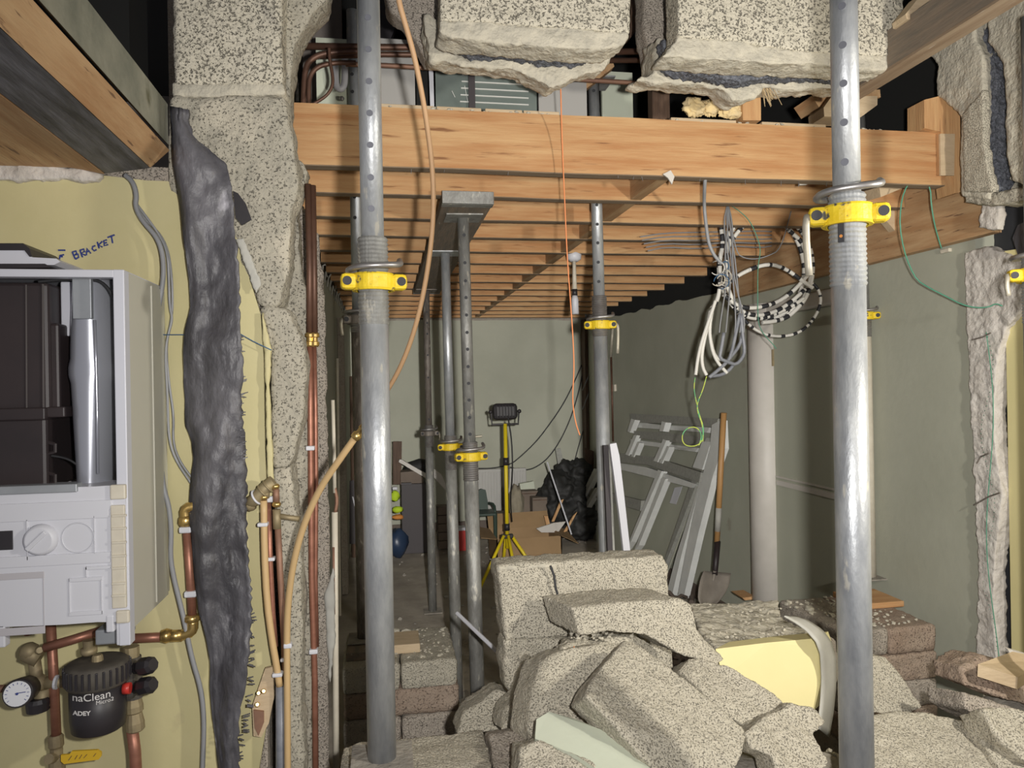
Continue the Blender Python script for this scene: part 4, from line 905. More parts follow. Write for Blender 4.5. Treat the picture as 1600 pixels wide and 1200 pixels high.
# ================================================================== timbers of the kitchen ceiling
def yprism(pix, y0=.25, y1=2.02):
    return MB().prism([PY(x, y, y1) for x, y in pix], (0, y0 - y1, 0))
t = thing('ceiling_timber', 'brown ceiling timber with a black tarred underside above the boiler', 'timber', (-.62, 1.3, 2.24))
yprism([(265, 235), (235, 262), (206, 238), (240, 208)]).build('brown_edge', 'pineY', t)
yprism([(234.5, 262.5), (165, 271), (150, 236), (205, 239)]).build('tarred_face', 'tar', t)
one(yprism([(163, 272), (110, 262), (-90, 256), (-90, 200), (149, 237)]), 'ceiling_timber', 'brown ceiling timber at the far left edge, over the yellow wall', 'timber', 'pineY')
one(yprism([(262, 163), (263, 226), (242, 206), (240, 163)], .25, 1.98), 'mouldy_board', 'mouldy green-grey board on edge, left of the pitted pier head', 'board', 'mould')
# right-hand timber running out towards the camera, with a cut end beside it
dt = thing('roof_timber', 'dark weathered timber sloping past the top right of the hanging blocks', 'timber', (1.5, 1.3, 2.53))
a0 = PY(1345, 138, 2.2)
p = [(a0.x - .02, 2.25), (a0.x + .10, 2.25)]
MB().box2((a0.x - .012, .2, a0.z), (a0.x + .05, 2.32, a0.z + .12), .003).build('timber_length', 'oldwood', dt)
MB().box2((a0.x - .012, .2, a0.z - .004), (a0.x + .052, 2.30, a0.z + .004)).build('brown_underside', 'brownwood', dt)
one(MB().prism([PY(x, y, 1.95) for x, y in ((1415, 22), (1442, -12), (1482, -20), (1480, 10), (1441, 32), (1417, 30))], (0, .06, .0)), 'timber_offcut', 'pale cut timber end resting above the dark sloping timber', 'timber', 'pale_pine')
bk = thing('timber_bracket', 'short timber block on a white plank end behind the widest prop, above the front joist', 'timber', PY(1330, 175, 2.45))
MB().prism([PY(x, y, 2.50) for x, y in ((1268, 150), (1300, 142), (1375, 140), (1376, 152), (1300, 158), (1280, 168))], (0, .12, 0)).build('top_block', 'pineY', bk)
MB().prism([PY(x, y, 2.47) for x, y in ((1287, 168), (1300, 150), (1371, 150), (1371, 164), (1345, 183), (1288, 182))], (0, .10, 0)).build('plank_end', 'pale_pine', bk)
# ================================================================== block stacks that carry the hidden props
GS = 'blocks stacked dry as prop piers'
def loose_block(c, size, m, label, seed, chip=.010, group=GS, vox=.011):
    o = one(MB().box((0, 0, 0), size), 'concrete_block', label, 'block', m, group)
    o.location = c - Vector((0, 0, size[2] / 2)) if isinstance(c, Vector) else c
    return rough(o, vox, chip, .045, .006, .018)
# left stack
YL = 2.80; lx0 = PY(534, 1060, YL).x; lx1 = PY(716, 1060, YL).x; wL = (lx1 - lx0)
names = ['top course', 'second course', 'third course', 'fourth course', 'fifth course', 'bottom course']
for k in range(6):
    z = .609 - .1015 * (k + .5); mm = ['block', 'brownblock'][k % 2]
    if k % 2 == 0:
        for s, n_ in ((0, 'left'), (1, 'right')):
            loose_block(Vector((lx0 + wL * (.25 + .5 * s), YL + .20, z)), (wL / 2 - .004, .40, .0985), 'greyblock' if k else 'block',
                        'grey-buff end-on block, %s of the pair in the %s of the left stack' % (n_, names[k]), k * 2 + s)
    else:
        for s, n_ in ((0, 'front'), (1, 'rear')):
            loose_block(Vector((lx0 + wL * .5 + .004, YL + .10 + .2 * s, z)), (wL, .196, .0985), mm, 'dark brown long block, %s one in the %s of the left stack' % (n_, names[k]), k * 2 + s)
# right stack
YR = PY(1388, 957, 2.62).y
YR = 2.62
zr = .655
rx0, rx1 = PY(1313, 1000, YR).x, PY(1464, 1000, YR).x; wR = rx1 - rx0
for k in range(6):
    z = zr - .108 * (k + .5)
    if k % 2 == 0:
        for s, n_ in ((0, 'left'), (1, 'right')):
            loose_block(Vector((rx0 + wR * (.25 + .5 * s), YR + .23, z)), (wR / 2 - .004, .46, .105), ('greyblock' if s == 0 else 'brownblock') if k == 0 else 'greyblock',
                        'weathered end-on block, %s of the pair in the %s of the right stack' % (n_, names[k]), 40 + k * 2 + s)
    else:
        for s, n_ in ((0, 'front'), (1, 'rear')):
            loose_block(Vector((rx0 + wR * .5, YR + .115 + .23 * s, z)), (wR + .006, .226, .105), 'brownblock', 'brown long block, %s one in the %s of the right stack' % (n_, names[k]), 40 + k * 2 + s)
# packing under the props and loose crumbs
pk = MB().box2((PY(584, 1000, 2.92).x, 2.90, .607), (PY(656, 1000, 2.92).x, 3.06, .642), .003)
one(pk, 'timber_packer', 'flat timber packer on the left block stack', 'timber', 'pale_pine')
one(MB().box2((PY(540, 1004, 2.86).x, 2.86, .607), (PY(575, 1004, 2.86).x, 3.04, .640), .003), 'timber_packer', 'short timber packer at the left edge of the left block stack', 'timber', 'oldwood')
one(MB().box2((PY(1340, 940, 2.88).x, 2.86, .653), (PY(1408, 940, 2.88).x, 3.06, .678), .003), 'timber_packer', 'orange-edged timber packer on the right block stack', 'timber', 'pine')
mb = crumbs(MB(), 150, lambda r: (r.uniform(lx0 + .02, lx1 - .02), r.uniform(YL + .03, YL + .38), .606), .002, .010, 31)
mb = crumbs(mb, 7, lambda r: (r.uniform(lx0 + .02, lx1 - .1), r.uniform(YL + .12, YL + .36), .606), .014, .028, 33)
tag(mb.build('mortar_rubble', 'mortar'), 'pale mortar crumbs scattered over the left block stack', 'rubble', None, 'stuff')
mb = crumbs(MB(), 170, lambda r: (r.uniform(rx0 + .02, rx1 - .02), r.uniform(YR + .03, YR + .44), zr - .003), .002, .010, 37)
mb = crumbs(mb, 8, lambda r: (r.uniform(rx0, rx0 + .12), r.uniform(YR + .12, YR + .42), zr - .003), .010, .022, 39)
tag(mb.build('mortar_rubble', 'mortar'), 'pale mortar crumbs scattered over the right block stack', 'rubble', None, 'stuff')

# ================================================================== the heap of broken blockwork along the opening
GR = 'broken blocks heaped in the opening'
fw = thing('fallen_wall_piece', 'large upright pale chunk of blockwork with a crack, at the back of the heap', 'rubble', PY(910, 1060, 2.14), GR)
part_slab('block', fw, [(776, 884, 2.14), (800, 880, 2.14), (920, 874, 2.14), (1036, 868, 2.14), (1043, 884, 2.14), (1048, 945, 2.12), (1052, 992, 2.11), (960, 996, 2.11), (860, 996, 2.11), (789, 1000, 2.11), (783, 940, 2.13)], (-.008, .10, .0), 'block', vox=.009, d1=.014, s1=.05)
part_slab('block', fw, [(788, 1001, 2.11), (860, 998, 2.11), (1052, 994, 2.11), (1054, 1080, 2.10), (792, 1080, 2.10), (786, 1040, 2.11)], (-.008, .10, 0), 'block', vox=.010, d1=.016, s1=.05)
part_slab('mortar_bed', fw, [(776, 885, 2.135), (860, 882, 2.133), (872, 880, 2.133), (872, 888, 2.133), (778, 894, 2.133)], (0, .10, .004), 'mortar', vox=.008, d1=.008, s1=.03)
mb = MB(); mb.tube([PY(x, y, 2.112) for x, y in ((860, 884), (866, 900), (868, 918), (874, 938), (873, 958), (876, 972))], .0035, 5); mb.build('crack', 'hole', fw)
mb = crumbs(MB(), 40, lambda r: PY(r.uniform(800, 1034), 878 - (0), r.uniform(2.16, 2.22)) + Vector((0, 0, -.004)), .005, .014, 51); tag(mb.build('loose_mortar', 'mortar', fw), None, None, None, 'stuff')
def rub(name, label, pts, vec, m='block', vox=.006, d1=.010, s1=.045, cat='rubble', d2=.005):
    if vox is None: return one(MB().prism(pts3(pts), vec), name, label, cat, m, GR)
    return slab(name, label, cat, pts, vec, m, None, GR, min(vox, .0065), d1 * .85, s1, d2, .012)
rub('broken_block', 'wedge-shaped block leaning on the front of the upright cracked chunk', [(893, 950, 1.93), (985, 940, 1.93), (1062, 936, 1.93), (1082, 945, 1.93), (1090, 985, 1.90), (1134, 1030, 1.86), (1122, 1040, 1.84), (1062, 1022, 1.85), (1010, 992, 1.88), (950, 988, 1.89), (906, 994, 1.90)], (-.05, .15, -.005))
rub('broken_block', 'flat dusty slab at the top of the heap below the shovel', [(1078, 944, 2.62), (1140, 940, 2.66), (1214, 938, 2.62), (1222, 968, 2.45), (1292, 1000, 2.16), (1200, 1006, 2.10), (1120, 1014, 2.02), (1092, 985, 2.2)], (.0, .02, -.13), 'mortar', .012, .035, .06)
rub('broken_block', 'chunk of block with one bright yellow painted face, right of the heap', [(1118, 1014, 1.90), (1200, 1004, 1.90), (1279, 997, 1.90), (1284, 1012, 1.89), (1284, 1060, 1.87), (1272, 1110, 1.85), (1200, 1110, 1.85), (1130, 1060, 1.87)], (.075, .07, -.01), 'yboard', None)
rub('broken_block', 'long grey back of the yellow-faced chunk', [(1284, 1003, 1.955), (1302, 1012, 1.955), (1306, 1060, 1.955), (1296, 1140, 1.93), (1276, 1140, 1.93), (1283, 1080, 1.94)], (.05, .06, 0), 'greyblock', .010, .012)
Lf = resample([(1226, 962), (1245, 973), (1262, 986), (1276, 1002), (1283, 1022), (1285, 1062), (1283, 1100), (1279, 1138)], 24)
Rg = resample([(1243, 962), (1264, 969), (1286, 984), (1300, 1003), (1307, 1030), (1307, 1070), (1303, 1112), (1296, 1152)], 24)
mb = MB(); vs = []
for k in range(24):
    for i in range(5):
        f = i / 4; vs.append(PY(Lf[k][0] * (1 - f) + Rg[k][0] * f, Lf[k][1] * (1 - f) + Rg[k][1] * f, 1.875 + .07 * f + .012 * math.sin(k * .5 + f * 3) - .002 * k))
mb.add(vs, [(k * 5 + i, k * 5 + i + 1, k * 5 + i + 6, k * 5 + i + 5) for k in range(23) for i in range(4)])
o = one(mb, 'torn_lining', 'curled strip of grey wall lining bent over the yellow-faced chunk', 'lining', 'paper', None, True); o.modifiers.new('t', 'SOLIDIFY').thickness = .004; ROUGH.append(o)
rub('broken_block', 'largest pale block, tilted in the middle of the foreground', [(976, 1000, 1.76), (1000, 1008, 1.75), (1060, 1052, 1.69), (1130, 1108, 1.62), (1166, 1140, 1.58), (1158, 1185, 1.52), (1138, 1230, 1.47), (1050, 1230, 1.46), (1000, 1180, 1.49), (955, 1128, 1.53), (914, 1088, 1.57), (924, 1062, 1.62)], (-.012, .085, -.06), 'block', .006, .009, .045)
rub('broken_block', 'pale block lying at a slant, left of the largest tilted block', [(846, 1032, 1.84), (880, 1015, 1.85), (930, 1006, 1.86), (968, 1012, 1.86), (985, 1040, 1.82), (965, 1120, 1.74), (985, 1170, 1.68), (920, 1150, 1.68), (868, 1118, 1.71), (838, 1160, 1.69), (824, 1140, 1.71), (832, 1080, 1.77)], (-.03, .09, -.03), 'block', .006, .009, .045)
rub('broken_block', 'jagged crest of block fragments behind the slanting block', [(876, 1014, 1.88), (884, 1004, 1.90), (900, 998, 1.92), (925, 1002, 1.92), (950, 996, 1.92), (985, 994, 1.92), (1000, 1012, 1.90), (990, 1040, 1.87), (900, 1040, 1.86)], (0, .07, -.02), 'block', .007, .022, .03)
rub('broken_block', 'block fragment with a pale green painted face, bottom centre', [(838, 1124, 1.62), (858, 1112, 1.64), (900, 1124, 1.62), (945, 1142, 1.58), (1000, 1170, 1.53), (1040, 1205, 1.48), (1040, 1240, 1.44), (990, 1240, 1.42), (900, 1180, 1.50), (836, 1154, 1.57)], (.0, .05, -.08), 'gpiece', None)
rub('broken_block', 'rough block fragment under the pale green face at the bottom edge', [(812, 1168, 1.54), (845, 1158, 1.55), (905, 1182, 1.51), (1000, 1225, 1.45), (1000, 1260, 1.42), (806, 1260, 1.42)], (0, .10, -.04), 'block', .006, .015, .045)
rub('broken_block', 'smooth-topped grey block between the largest tilted block and the yellow face', [(1060, 1048, 1.80), (1076, 1030, 1.82), (1098, 1028, 1.82), (1145, 1042, 1.78), (1166, 1056, 1.76), (1216, 1088, 1.71), (1232, 1106, 1.68), (1200, 1118, 1.67), (1172, 1140, 1.65), (1140, 1118, 1.67), (1100, 1084, 1.72)], (-.01, .08, -.05), 'block', .006, .010, .045)
rub('broken_block', 'knobbly grey lump below the yellow-faced chunk', [(1163, 1146, 1.57), (1190, 1124, 1.60), (1236, 1098, 1.64), (1272, 1106, 1.64), (1290, 1128, 1.62), (1272, 1150, 1.58), (1296, 1190, 1.52), (1280, 1215, 1.50), (1215, 1215, 1.49), (1205, 1180, 1.52), (1176, 1172, 1.54)], (0, .08, -.04), 'block', .006, .016, .045)
rub('broken_block', 'wide pale slab along the bottom edge, right of the widest prop', [(1350, 1116, 1.72), (1400, 1110, 1.73), (1450, 1112, 1.73), (1502, 1124, 1.70), (1540, 1165, 1.62), (1590, 1235, 1.50), (1480, 1250, 1.46), (1340, 1250, 1.46), (1338, 1160, 1.62)], (0, .05, -.09), 'block', .010, .016, .06)
rub('broken_block', 'sloping grey block wedged between the widest prop and the right block stack', [(1346, 1024, 2.10), (1384, 1026, 2.10), (1410, 1058, 2.06), (1444, 1106, 2.00), (1420, 1114, 1.98), (1346, 1116, 1.98)], (0, .10, -.02), 'block', .010, .012, .05)
rub('broken_block', 'pale slab in the bottom right corner', [(1508, 1122, 1.66), (1560, 1120, 1.66), (1640, 1150, 1.60), (1650, 1250, 1.46), (1590, 1240, 1.48), (1535, 1160, 1.60)], (0, .06, -.09), 'block', .010, .02, .06)
rub('broken_block', 'dark rough block below the timber offcut at the right edge', [(1506, 1044, 1.86), (1530, 1024, 1.90), (1580, 1036, 1.88), (1660, 1074, 1.84), (1660, 1110, 1.80), (1580, 1096, 1.81), (1508, 1070, 1.83)], (0, .12, -.02), 'brownblock', .010, .02, .05)
rub('broken_block', 'grey block under the dark rough block at the right edge', [(1507, 1082, 1.76), (1540, 1092, 1.76), (1660, 1134, 1.72), (1660, 1165, 1.70), (1560, 1135, 1.72), (1508, 1108, 1.74)], (0, .14, -.04), 'greyblock', .010, .014, .05)
rub('broken_block', 'rough jagged block in front of the right block stack, lower right', [(1536, 1108, 1.60), (1570, 1104, 1.62), (1660, 1120, 1.58), (1660, 1200, 1.50), (1600, 1190, 1.52), (1556, 1150, 1.56)], (0, .08, -.05), 'block', .006, .016, .045)
one(MB().prism([PY(1528, 1038, 1.80), PY(1582, 1018, 1.90), PY(1640, 1030, 1.94), PY(1590, 1058, 1.78)], (0, .003, -.035)), 'timber_offcut', 'pale sawn timber offcut on the rubble at the right edge', 'timber', 'pale_pine')
one(MB().prism([PY(1574, 1014, 1.99), PY(1640, 1034, 1.97), PY(1640, 1044, 1.96), PY(1580, 1024, 1.98)], (0, .01, .003)), 'plaster_shard', 'thin curved shard of plaster behind the timber offcut', 'plaster', 'plaster')
rub('concrete_slab', 'flat concrete slab under the front left prop', [(536, 1168, 1.76), (560, 1160, 1.79), (650, 1152, 1.82), (754, 1140, 1.85), (764, 1175, 1.70), (775, 1240, 1.50), (530, 1240, 1.48)], (0, .0, -.11), 'block', .010, .010, .08)
rub('broken_block', 'shadowed grey block beside the left block stack', [(712, 1150, 2.02), (726, 1112, 2.08), (776, 1078, 2.12), (792, 1082, 2.12), (796, 1100, 2.10), (782, 1142, 2.04)], (.0, .12, -.02), 'block', .010, .014, .05)
rub('broken_block', 'shadowed block standing on end below the cracked chunk', [(786, 1110, 1.98), (808, 1090, 2.0), (832, 1030, 2.02), (848, 1036, 2.0), (842, 1100, 1.96), (828, 1140, 1.93), (782, 1142, 1.93)], (-.01, .10, -.02), 'block', .010, .014, .05)
rub('broken_block', 'grey block at the bottom edge between the flat slab and the green-faced fragment', [(764, 1148, 1.76), (800, 1142, 1.78), (826, 1142, 1.78), (832, 1180, 1.68), (822, 1240, 1.58), (778, 1240, 1.56)], (0, .10, -.04), 'greyblock', .010, .014, .05)
# grit lying over the heap
mb = MB(); rnd = random.Random(77)
for k in range(520):
    x, y = rnd.uniform(.15, 1.95), rnd.uniform(1.5, 2.5); z = hump(x, y)
    crumbs(mb, 1, lambda r: (x, y, z), .003, .011, k)
for (x0, x1, y0, y1, Y0, Y1, n) in ((1085, 1240, 945, 985, 2.25, 2.6, 60), (1100, 1280, 985, 1003, 2.08, 2.2, 50), (890, 990, 990, 1005, 1.9, 1.95, 40)):
    crumbs(mb, n, lambda r: (lambda t: PY(r.uniform(x0, x1), y0 + (y1 - y0) * t, Y1 + (Y0 - Y1) * t))(r.random()) + Vector((0, 0, .004)), .003, .008, n)
tag(mb.build('rubble_grit', 'mortar', rubble_bed), None, None, None, 'stuff')
one(MB().tube([PY(x, y, Y) for x, y, Y in ((897, 1010, 1.87), (893, 1040, 1.835), (897, 1062, 1.80), (905, 1085, 1.76), (916, 1110, 1.715), (926, 1142, 1.66))], .0014, 6, 1), 'orange_line', 'frayed end of orange line lying on the slanting block', 'string', 'orange_string', None, True)
# ================================================================== things standing in the far room
# radiator
rd = thing('radiator', 'white ribbed radiator low on the far wall', 'radiator', (PY(780, 800, 8.3).x, 8.3, .2))
p, q = PY(735, 734, 8.27), PY(823, 802, 8.27)
MB().box2((p.x, 8.25, q.z), (q.x, 8.30, p.z), .008).build('radiator_panel', 'radiator', rd)
nrib = 18
for k in range(nrib):
    x = p.x + .02 + (q.x - p.x - .04) * (k + .5) / nrib
    MB().box2((x - .009, 8.240, q.z + .03), (x + .009, 8.252, p.z - .03), .003).build('panel_rib', 'radiator', rd)
MB().box2((p.x + .04, 8.30, q.z + .1), (q.x - .04, 8.35, q.z + .14)).build('wall_bracket', 'radiator', rd)
for x in (p.x + .03, q.x - .03): MB().cyl((x, 8.27, 0), (x, 8.27, q.z + .03), .009, n=10).build('radiator_tail', 'radiator', rd)
# work light on its tripod
YT = 6.0
tc = PY(792, 830, YT); tx = PY(790, 700, YT).x
wl_ = thing('work_light', 'black work light head on a bright yellow tripod, turned away from us', 'work light', (tx, YT, 0))
zh = PY(790, 662, YT).z; zj = PY(790, 838, YT).z
MB().cyl((tx, YT, zj - .1), (tx, YT, zh), .016, n=14).build('tripod_pole', 'tripod', wl_, True)
for z0, z1 in ((715, 727), (818, 829)): MB().cyl((tx, YT, PY(790, z1, YT).z), (tx, YT, PY(790, z0, YT).z), .023, n=14).build('pole_clamp', 'black_plastic', wl_, True)
MB().box((tx, YT, zj), (.10, .05, .035), None, .008).build('tripod_hub', 'black_plastic', wl_)
for d in ((-.20, -.12), (.03, -.22), (.22, -.05), (0.0, .24)):
    f = Vector((tx + d[0] * 1.3, YT + d[1] * 1.3, .01))
    MB().tube([Vector((tx + d[0] * .15, YT + d[1] * .15, zj + .01)), f], .0135, 10).build('tripod_leg', 'tripod', wl_, True)
    MB().ball(f, .018, 8).build('leg_foot', 'black_plastic', wl_, True)
m = MB(); h0 = PY(789, 643, YT)
m.box(h0, (.205, .07, .135), Matrix.Rotation(-.12, 3, 'X'), .03); hd = m.build('lamp_head', 'black_plastic', wl_)
for k in range(7): MB().box(h0 + Vector((-.075 + k * .025, -.036, 0)), (.008, .02, .10), Matrix.Rotation(-.12, 3, 'X'), .003).build('cooling_fin', 'black_plastic', hd)
m = MB(); m.tube([h0 + Vector((-.115, 0, 0)), h0 + Vector((-.11, 0, -.105)), h0 + Vector((.11, 0, -.105)), h0 + Vector((.115, 0, 0))], .009, 6); m.build('lamp_bracket', 'black_plastic', wl_)
for s in (-1, 1): MB().ball(h0 + Vector((s * .12, 0, .0)), .018, 8).build('bracket_knob', 'black_plastic', wl_, True)
MB().tube([h0 + Vector((.02, -.03, -.05)), PY(800, 690, YT), PY(801, 740, YT), PY(797, 780, YT + .3), PY(800, 815, YT + .6)], .006, 6, 2).build('lamp_lead', 'black_cable', wl_, True)
# cardboard box with open flaps
def FL(px, py): return PZ(px, py, 0)
cb = thing('cardboard_box', 'open brown cardboard box behind the yellow tripod legs', 'box', (PY(845, 880, 6.7).x, 6.9, 0))
bx0, bx1, by0, by1, bz = PY(776, 850, 6.55).x, PY(878, 850, 6.55).x, 6.55, 7.05, PY(820, 841, 6.55).z
for nm, a, b in (('box_side', (bx0, by0, 0), (bx1, by0 + .01, bz)), ('box_side', (bx0, by1, 0), (bx1, by1 + .01, bz)), ('box_side', (bx0, by0, 0), (bx0 + .01, by1, bz)), ('box_side', (bx1 - .01, by0, 0), (bx1, by1, bz)), ('box_bottom', (bx0, by0, 0), (bx1, by1, .01))):
    MB().box2(a, b).build(nm, 'card', cb)
for pts in ([(bx0, by1, bz), (bx1, by1, bz), (bx1 + .0, by1 + .1, bz + .13), (bx0, by1 + .1, bz + .12)], [(bx1, by0, bz), (bx1, by1, bz), (bx1 + .16, by1 - .03, bz - .04), (bx1 + .17, by0 + .05, bz - .09)], [(bx0, by0, bz), (bx0, by1, bz), (bx0 - .13, by1, bz + .03), (bx0 - .14, by0, bz + .02)], [(bx0 + .02, by0, bz), (bx1 - .02, by0, bz), (bx1 - .02, by0 - .06, bz - .14), (bx0 + .02, by0 - .06, bz - .14)][:4]):
    MB().prism(pts, (0, .004, .005)).build('box_flap', 'card', cb)
# black bags, sack and dull cartons against the far wall
bg = 'black rubble bags in the far corner'
for (px, py, Y, r, sq, lab) in ((880, 785, 7.7, .26, (1.0, .8, 1.15), 'lower left black rubble bag in the far corner'), (896, 755, 7.85, .24, (1.0, .8, 1.1), 'uppermost black rubble bag leaning in the far corner'), (906, 815, 7.6, .22, (1.1, .8, 1.0), 'black rubble bag low behind the shiny prop'), (862, 800, 7.8, .15, (1, .8, 1.3), 'small black rubble bag beside the dull cartons')):
    m = MB(); bm = bmesh.new(); bmesh.ops.create_icosphere(bm, subdivisions=5, radius=1)
    for v in bm.verts:
        k = 1 + .35 * noise.noise(v.co * 1.6 + Vector((px, 0, 0))) + .22 * noise.noise(v.co * 3.7 + Vector((0, px, 0))) + .08 * noise.noise(v.co * 9)
        v.co = Vector((v.co.x * sq[0], v.co.y * sq[1], v.co.z * sq[2])) * r * k
    m.bm(bm, PY(px, py, Y)); o = one(m, 'rubble_bag', lab, 'bag', 'bag', bg, True)
m = MB(); bm = bmesh.new(); bmesh.ops.create_icosphere(bm, subdivisions=3, radius=1)
for v in bm.verts: v.co = Vector((v.co.x * .085, v.co.y * .08, v.co.z * .20)) * (1 + .3 * noise.noise(v.co * 2.1))
m.bm(bm, PY(806, 788, 7.6)); one(m, 'paper_sack', 'crumpled beige paper sack behind the yellow tripod pole', 'sack', 'sack', None, True)
for (x0, y0, x1, y1, Y, lab) in ((815, 768, 842, 828, 7.75, 'tall dull brown carton right of the paper sack'), (832, 778, 856, 830, 7.6, 'dull brown carton against the black bags'), (772, 806, 800, 832, 7.4, 'low dull carton behind the tripod pole')):
    p, q = PY(x0, y0, Y), PY(x1, y1, Y)
    cbx = thing('carton', lab, 'box', ((p.x + q.x) / 2, Y + .15, 0), 'dull cartons by the far wall')
    MB().box2((p.x, Y, 0), (q.x, Y + .3, p.z), .004).build('carton_body', 'card_dark', cbx)
    MB().box2((p.x + .005, Y - .004, p.z - .03), (q.x - .005, Y + .002, p.z - .02)).build('flap_seam', 'darkwood', cbx)
m = MB().prism([PY(x, y, 7.9) for x, y in ((812, 756), (834, 752), (836, 766), (814, 770))], (0, .06, 0)); one(m, 'block_scrap', 'small pale green-edged block on the tall dull carton', 'scrap', 'gpiece')
# green plastic chair
gc = thing('plastic_chair', 'dark green plastic chair behind the spotted prop', 'chair', (PY(760, 830, 7.2).x, 7.2, 0))
m = MB(); m.prism([PY(x, y, 7.2) for x, y in ((744, 768), (752, 764), (759, 766), (762, 782), (763, 800), (744, 800))], (0, .03, 0)); m.build('chair_back', 'chair', gc)
m = MB(); a, b = PY(742, 800, 7.1), PY(772, 800, 7.1); m.box2((a.x, 6.95, a.z - .02), (b.x, 7.22, a.z + .005), .006); m.build('chair_seat', 'chair', gc)
m = MB(); m.tube([PY(764, 786, 7.2), PY(772, 788, 7.0), PY(774, 802, 6.97)], .014, 8, 1); m.build('chair_arm', 'chair', gc, True)
for x in (744, 771):
    for Y in (6.97, 7.2): MB().cyl((PY(x, 820, 7.1).x, Y, 0), (PY(x, 820, 7.1).x, Y, a.z), .016, .02, n=8).build('chair_leg', 'chair', gc)
# charcoal cabinet with clutter on it
YC_ = 7.3
p, q = PY(627, 757, YC_), PY(668, 850, YC_)
cz = p.z
ca = thing('cabinet', 'plain charcoal cabinet on the left of the far room', 'cabinet', ((p.x + q.x) / 2, YC_ + .15, 0))
MB().box2((p.x, YC_ + .006, 0), (q.x, YC_ + .32, cz), .003).build('cabinet_body', 'cabinet', ca)
MB().box2((p.x + .003, YC_, .01), (q.x - .003, YC_ + .006, cz - .006)).build('cabinet_door', 'cabinet', ca)
MB().box2((p.x, YC_ - .002, cz), (p.x + .10, YC_ + .3, cz + .012)).build('top_lipping', 'black_plastic', ca)
one(MB().prism([PY(x, y, YC_ + .05) for x, y in ((626, 738), (650, 736), (662, 748), (662, 757), (626, 757))], (0, .2, 0)), 'clay_block', 'brown block lying on top of the charcoal cabinet', 'block', 'card_dark')
one(MB().prism([PY(x, y, YC_ + .02) for x, y in ((624, 718), (627, 718), (667, 741), (665, 747), (623, 722))], (0, .06, .0)), 'white_batten', 'white batten lying slanted over the block on the cabinet', 'batten', 'white_wood')
m = MB(); m.ball(PY(655, 730, 7.6), .10, 12, (1.6, .6, .8), .3, 4); one(m, 'black_sheet', 'crumpled black sheet behind the white batten', 'sheet', 'bag', None, True)
one(MB().prism([PY(x, y, 7.5) for x, y in ((614, 690), (628, 690), (627, 757), (614, 757))], (0, .05, 0)), 'dark_board', 'dark brown board standing behind the front left prop', 'board', 'darkwood')
b1 = thing('work_bag', 'heap of fluorescent yellow and orange workwear on a dark blue bag, beside the cabinet', 'bag', PY(620, 845, 7.1))
m = MB(); m.ball(PY(620, 832, 7.15) - Vector((0, 0, .10)), .12, 14, (.9, .8, 1.2), .25, 2); m.build('blue_bag', 'blue_cloth', b1, True)
m = MB(); m.ball(PY(617, 775, 7.15), .045, 10, (1.0, .8, 1.2), .4, 7); m.ball(PY(621, 796, 7.13), .045, 10, (1.2, .8, .7), .4, 9); m.each('fluorescent_vest', 'hivis', b1, True)
m = MB(); m.ball(PY(621, 808, 7.12), .05, 10, (1.2, .8, .5), .3, 5); m.build('orange_strap', 'orange_cloth', b1, True)
m = MB(); m.box(PY(617, 763, 7.15), (.05, .04, .03), None, .008); m.build('white_label', 'white_plastic', b1)
# stacked bricks and bits between the slim props
for k in range(5):
    z = .045 + k * .085; a_, b_ = PY(684, 800, 7.4), PY(700, 800, 7.4)
    one(MB().box2((a_.x, 7.4, z - .04), (b_.x + .02, 7.6, z + .04), .006), 'old_brick', 'dusty brown brick, %s in the small pile between the slim props' % ['lowest', 'second from bottom', 'middle', 'second from top', 'topmost'][k], 'brick', 'card_dark', 'small pile of old bricks')
p, q = PY(714, 825, 7.3), PY(728, 842, 7.3)
rb_ = thing('red_carton', 'small red and white carton on the floor behind the spotted prop', 'box', ((p.x + q.x) / 2, 7.35, 0))
MB().box2((p.x, 7.3, 0), (q.x, 7.42, p.z - .03), .003).build('carton_body', 'red', rb_); MB().box2((p.x, 7.298, p.z - .03), (q.x, 7.42, p.z), .003).build('carton_lid', 'white_plastic', rb_)
m = MB(); m.prism([PY(x, y, 7.5) for x, y in ((672, 728), (690, 742), (698, 760), (696, 766), (680, 748), (672, 738))], (0, .05, 0)); one(m, 'loose_batten', 'dusty batten sloping down from the cabinet clutter', 'batten', 'white_wood')
# lengths standing against the left wall
lw = 'lengths of material leaning by the left wall'
one(MB().tube([Vector((XL + .05, 7.2, .02)), PY(550, 588, 7.25)], .024, 8), 'timber_pole', 'brown round pole leaning in the far left corner', 'pole', 'darkwood', lw)
one(MB().box2((XL + .003, 6.0, .0), (XL + .05, 6.12, 2.2)), 'grey_batten', 'grey batten fixed upright along the left wall', 'batten', 'greyblock')
one(MB().prism([PY(x, y, 6.9) for x, y in ((546, 752), (553, 750), (566, 806), (566, 850), (546, 850))], (0, .02, 0)), 'dark_sheet', 'dark sheet with a white edge, leaning by the left wall', 'panel', 'cabinet')
one(MB().prism([PY(x, y, 6.89) for x, y in ((550, 776), (552, 776), (560, 806), (558, 808))], (0, .006, 0)), 'white_edging', 'thin white edging strip on the dark sheet by the left wall', 'strip', 'white_plastic')
one(MB().tube([PY(527, 560, 5.4), Vector((XL + .02, 5.42, .01))], .010, 8), 'white_pipe', 'thin white pipe upright on the left wall', 'pipe', 'cream_plastic', lw)
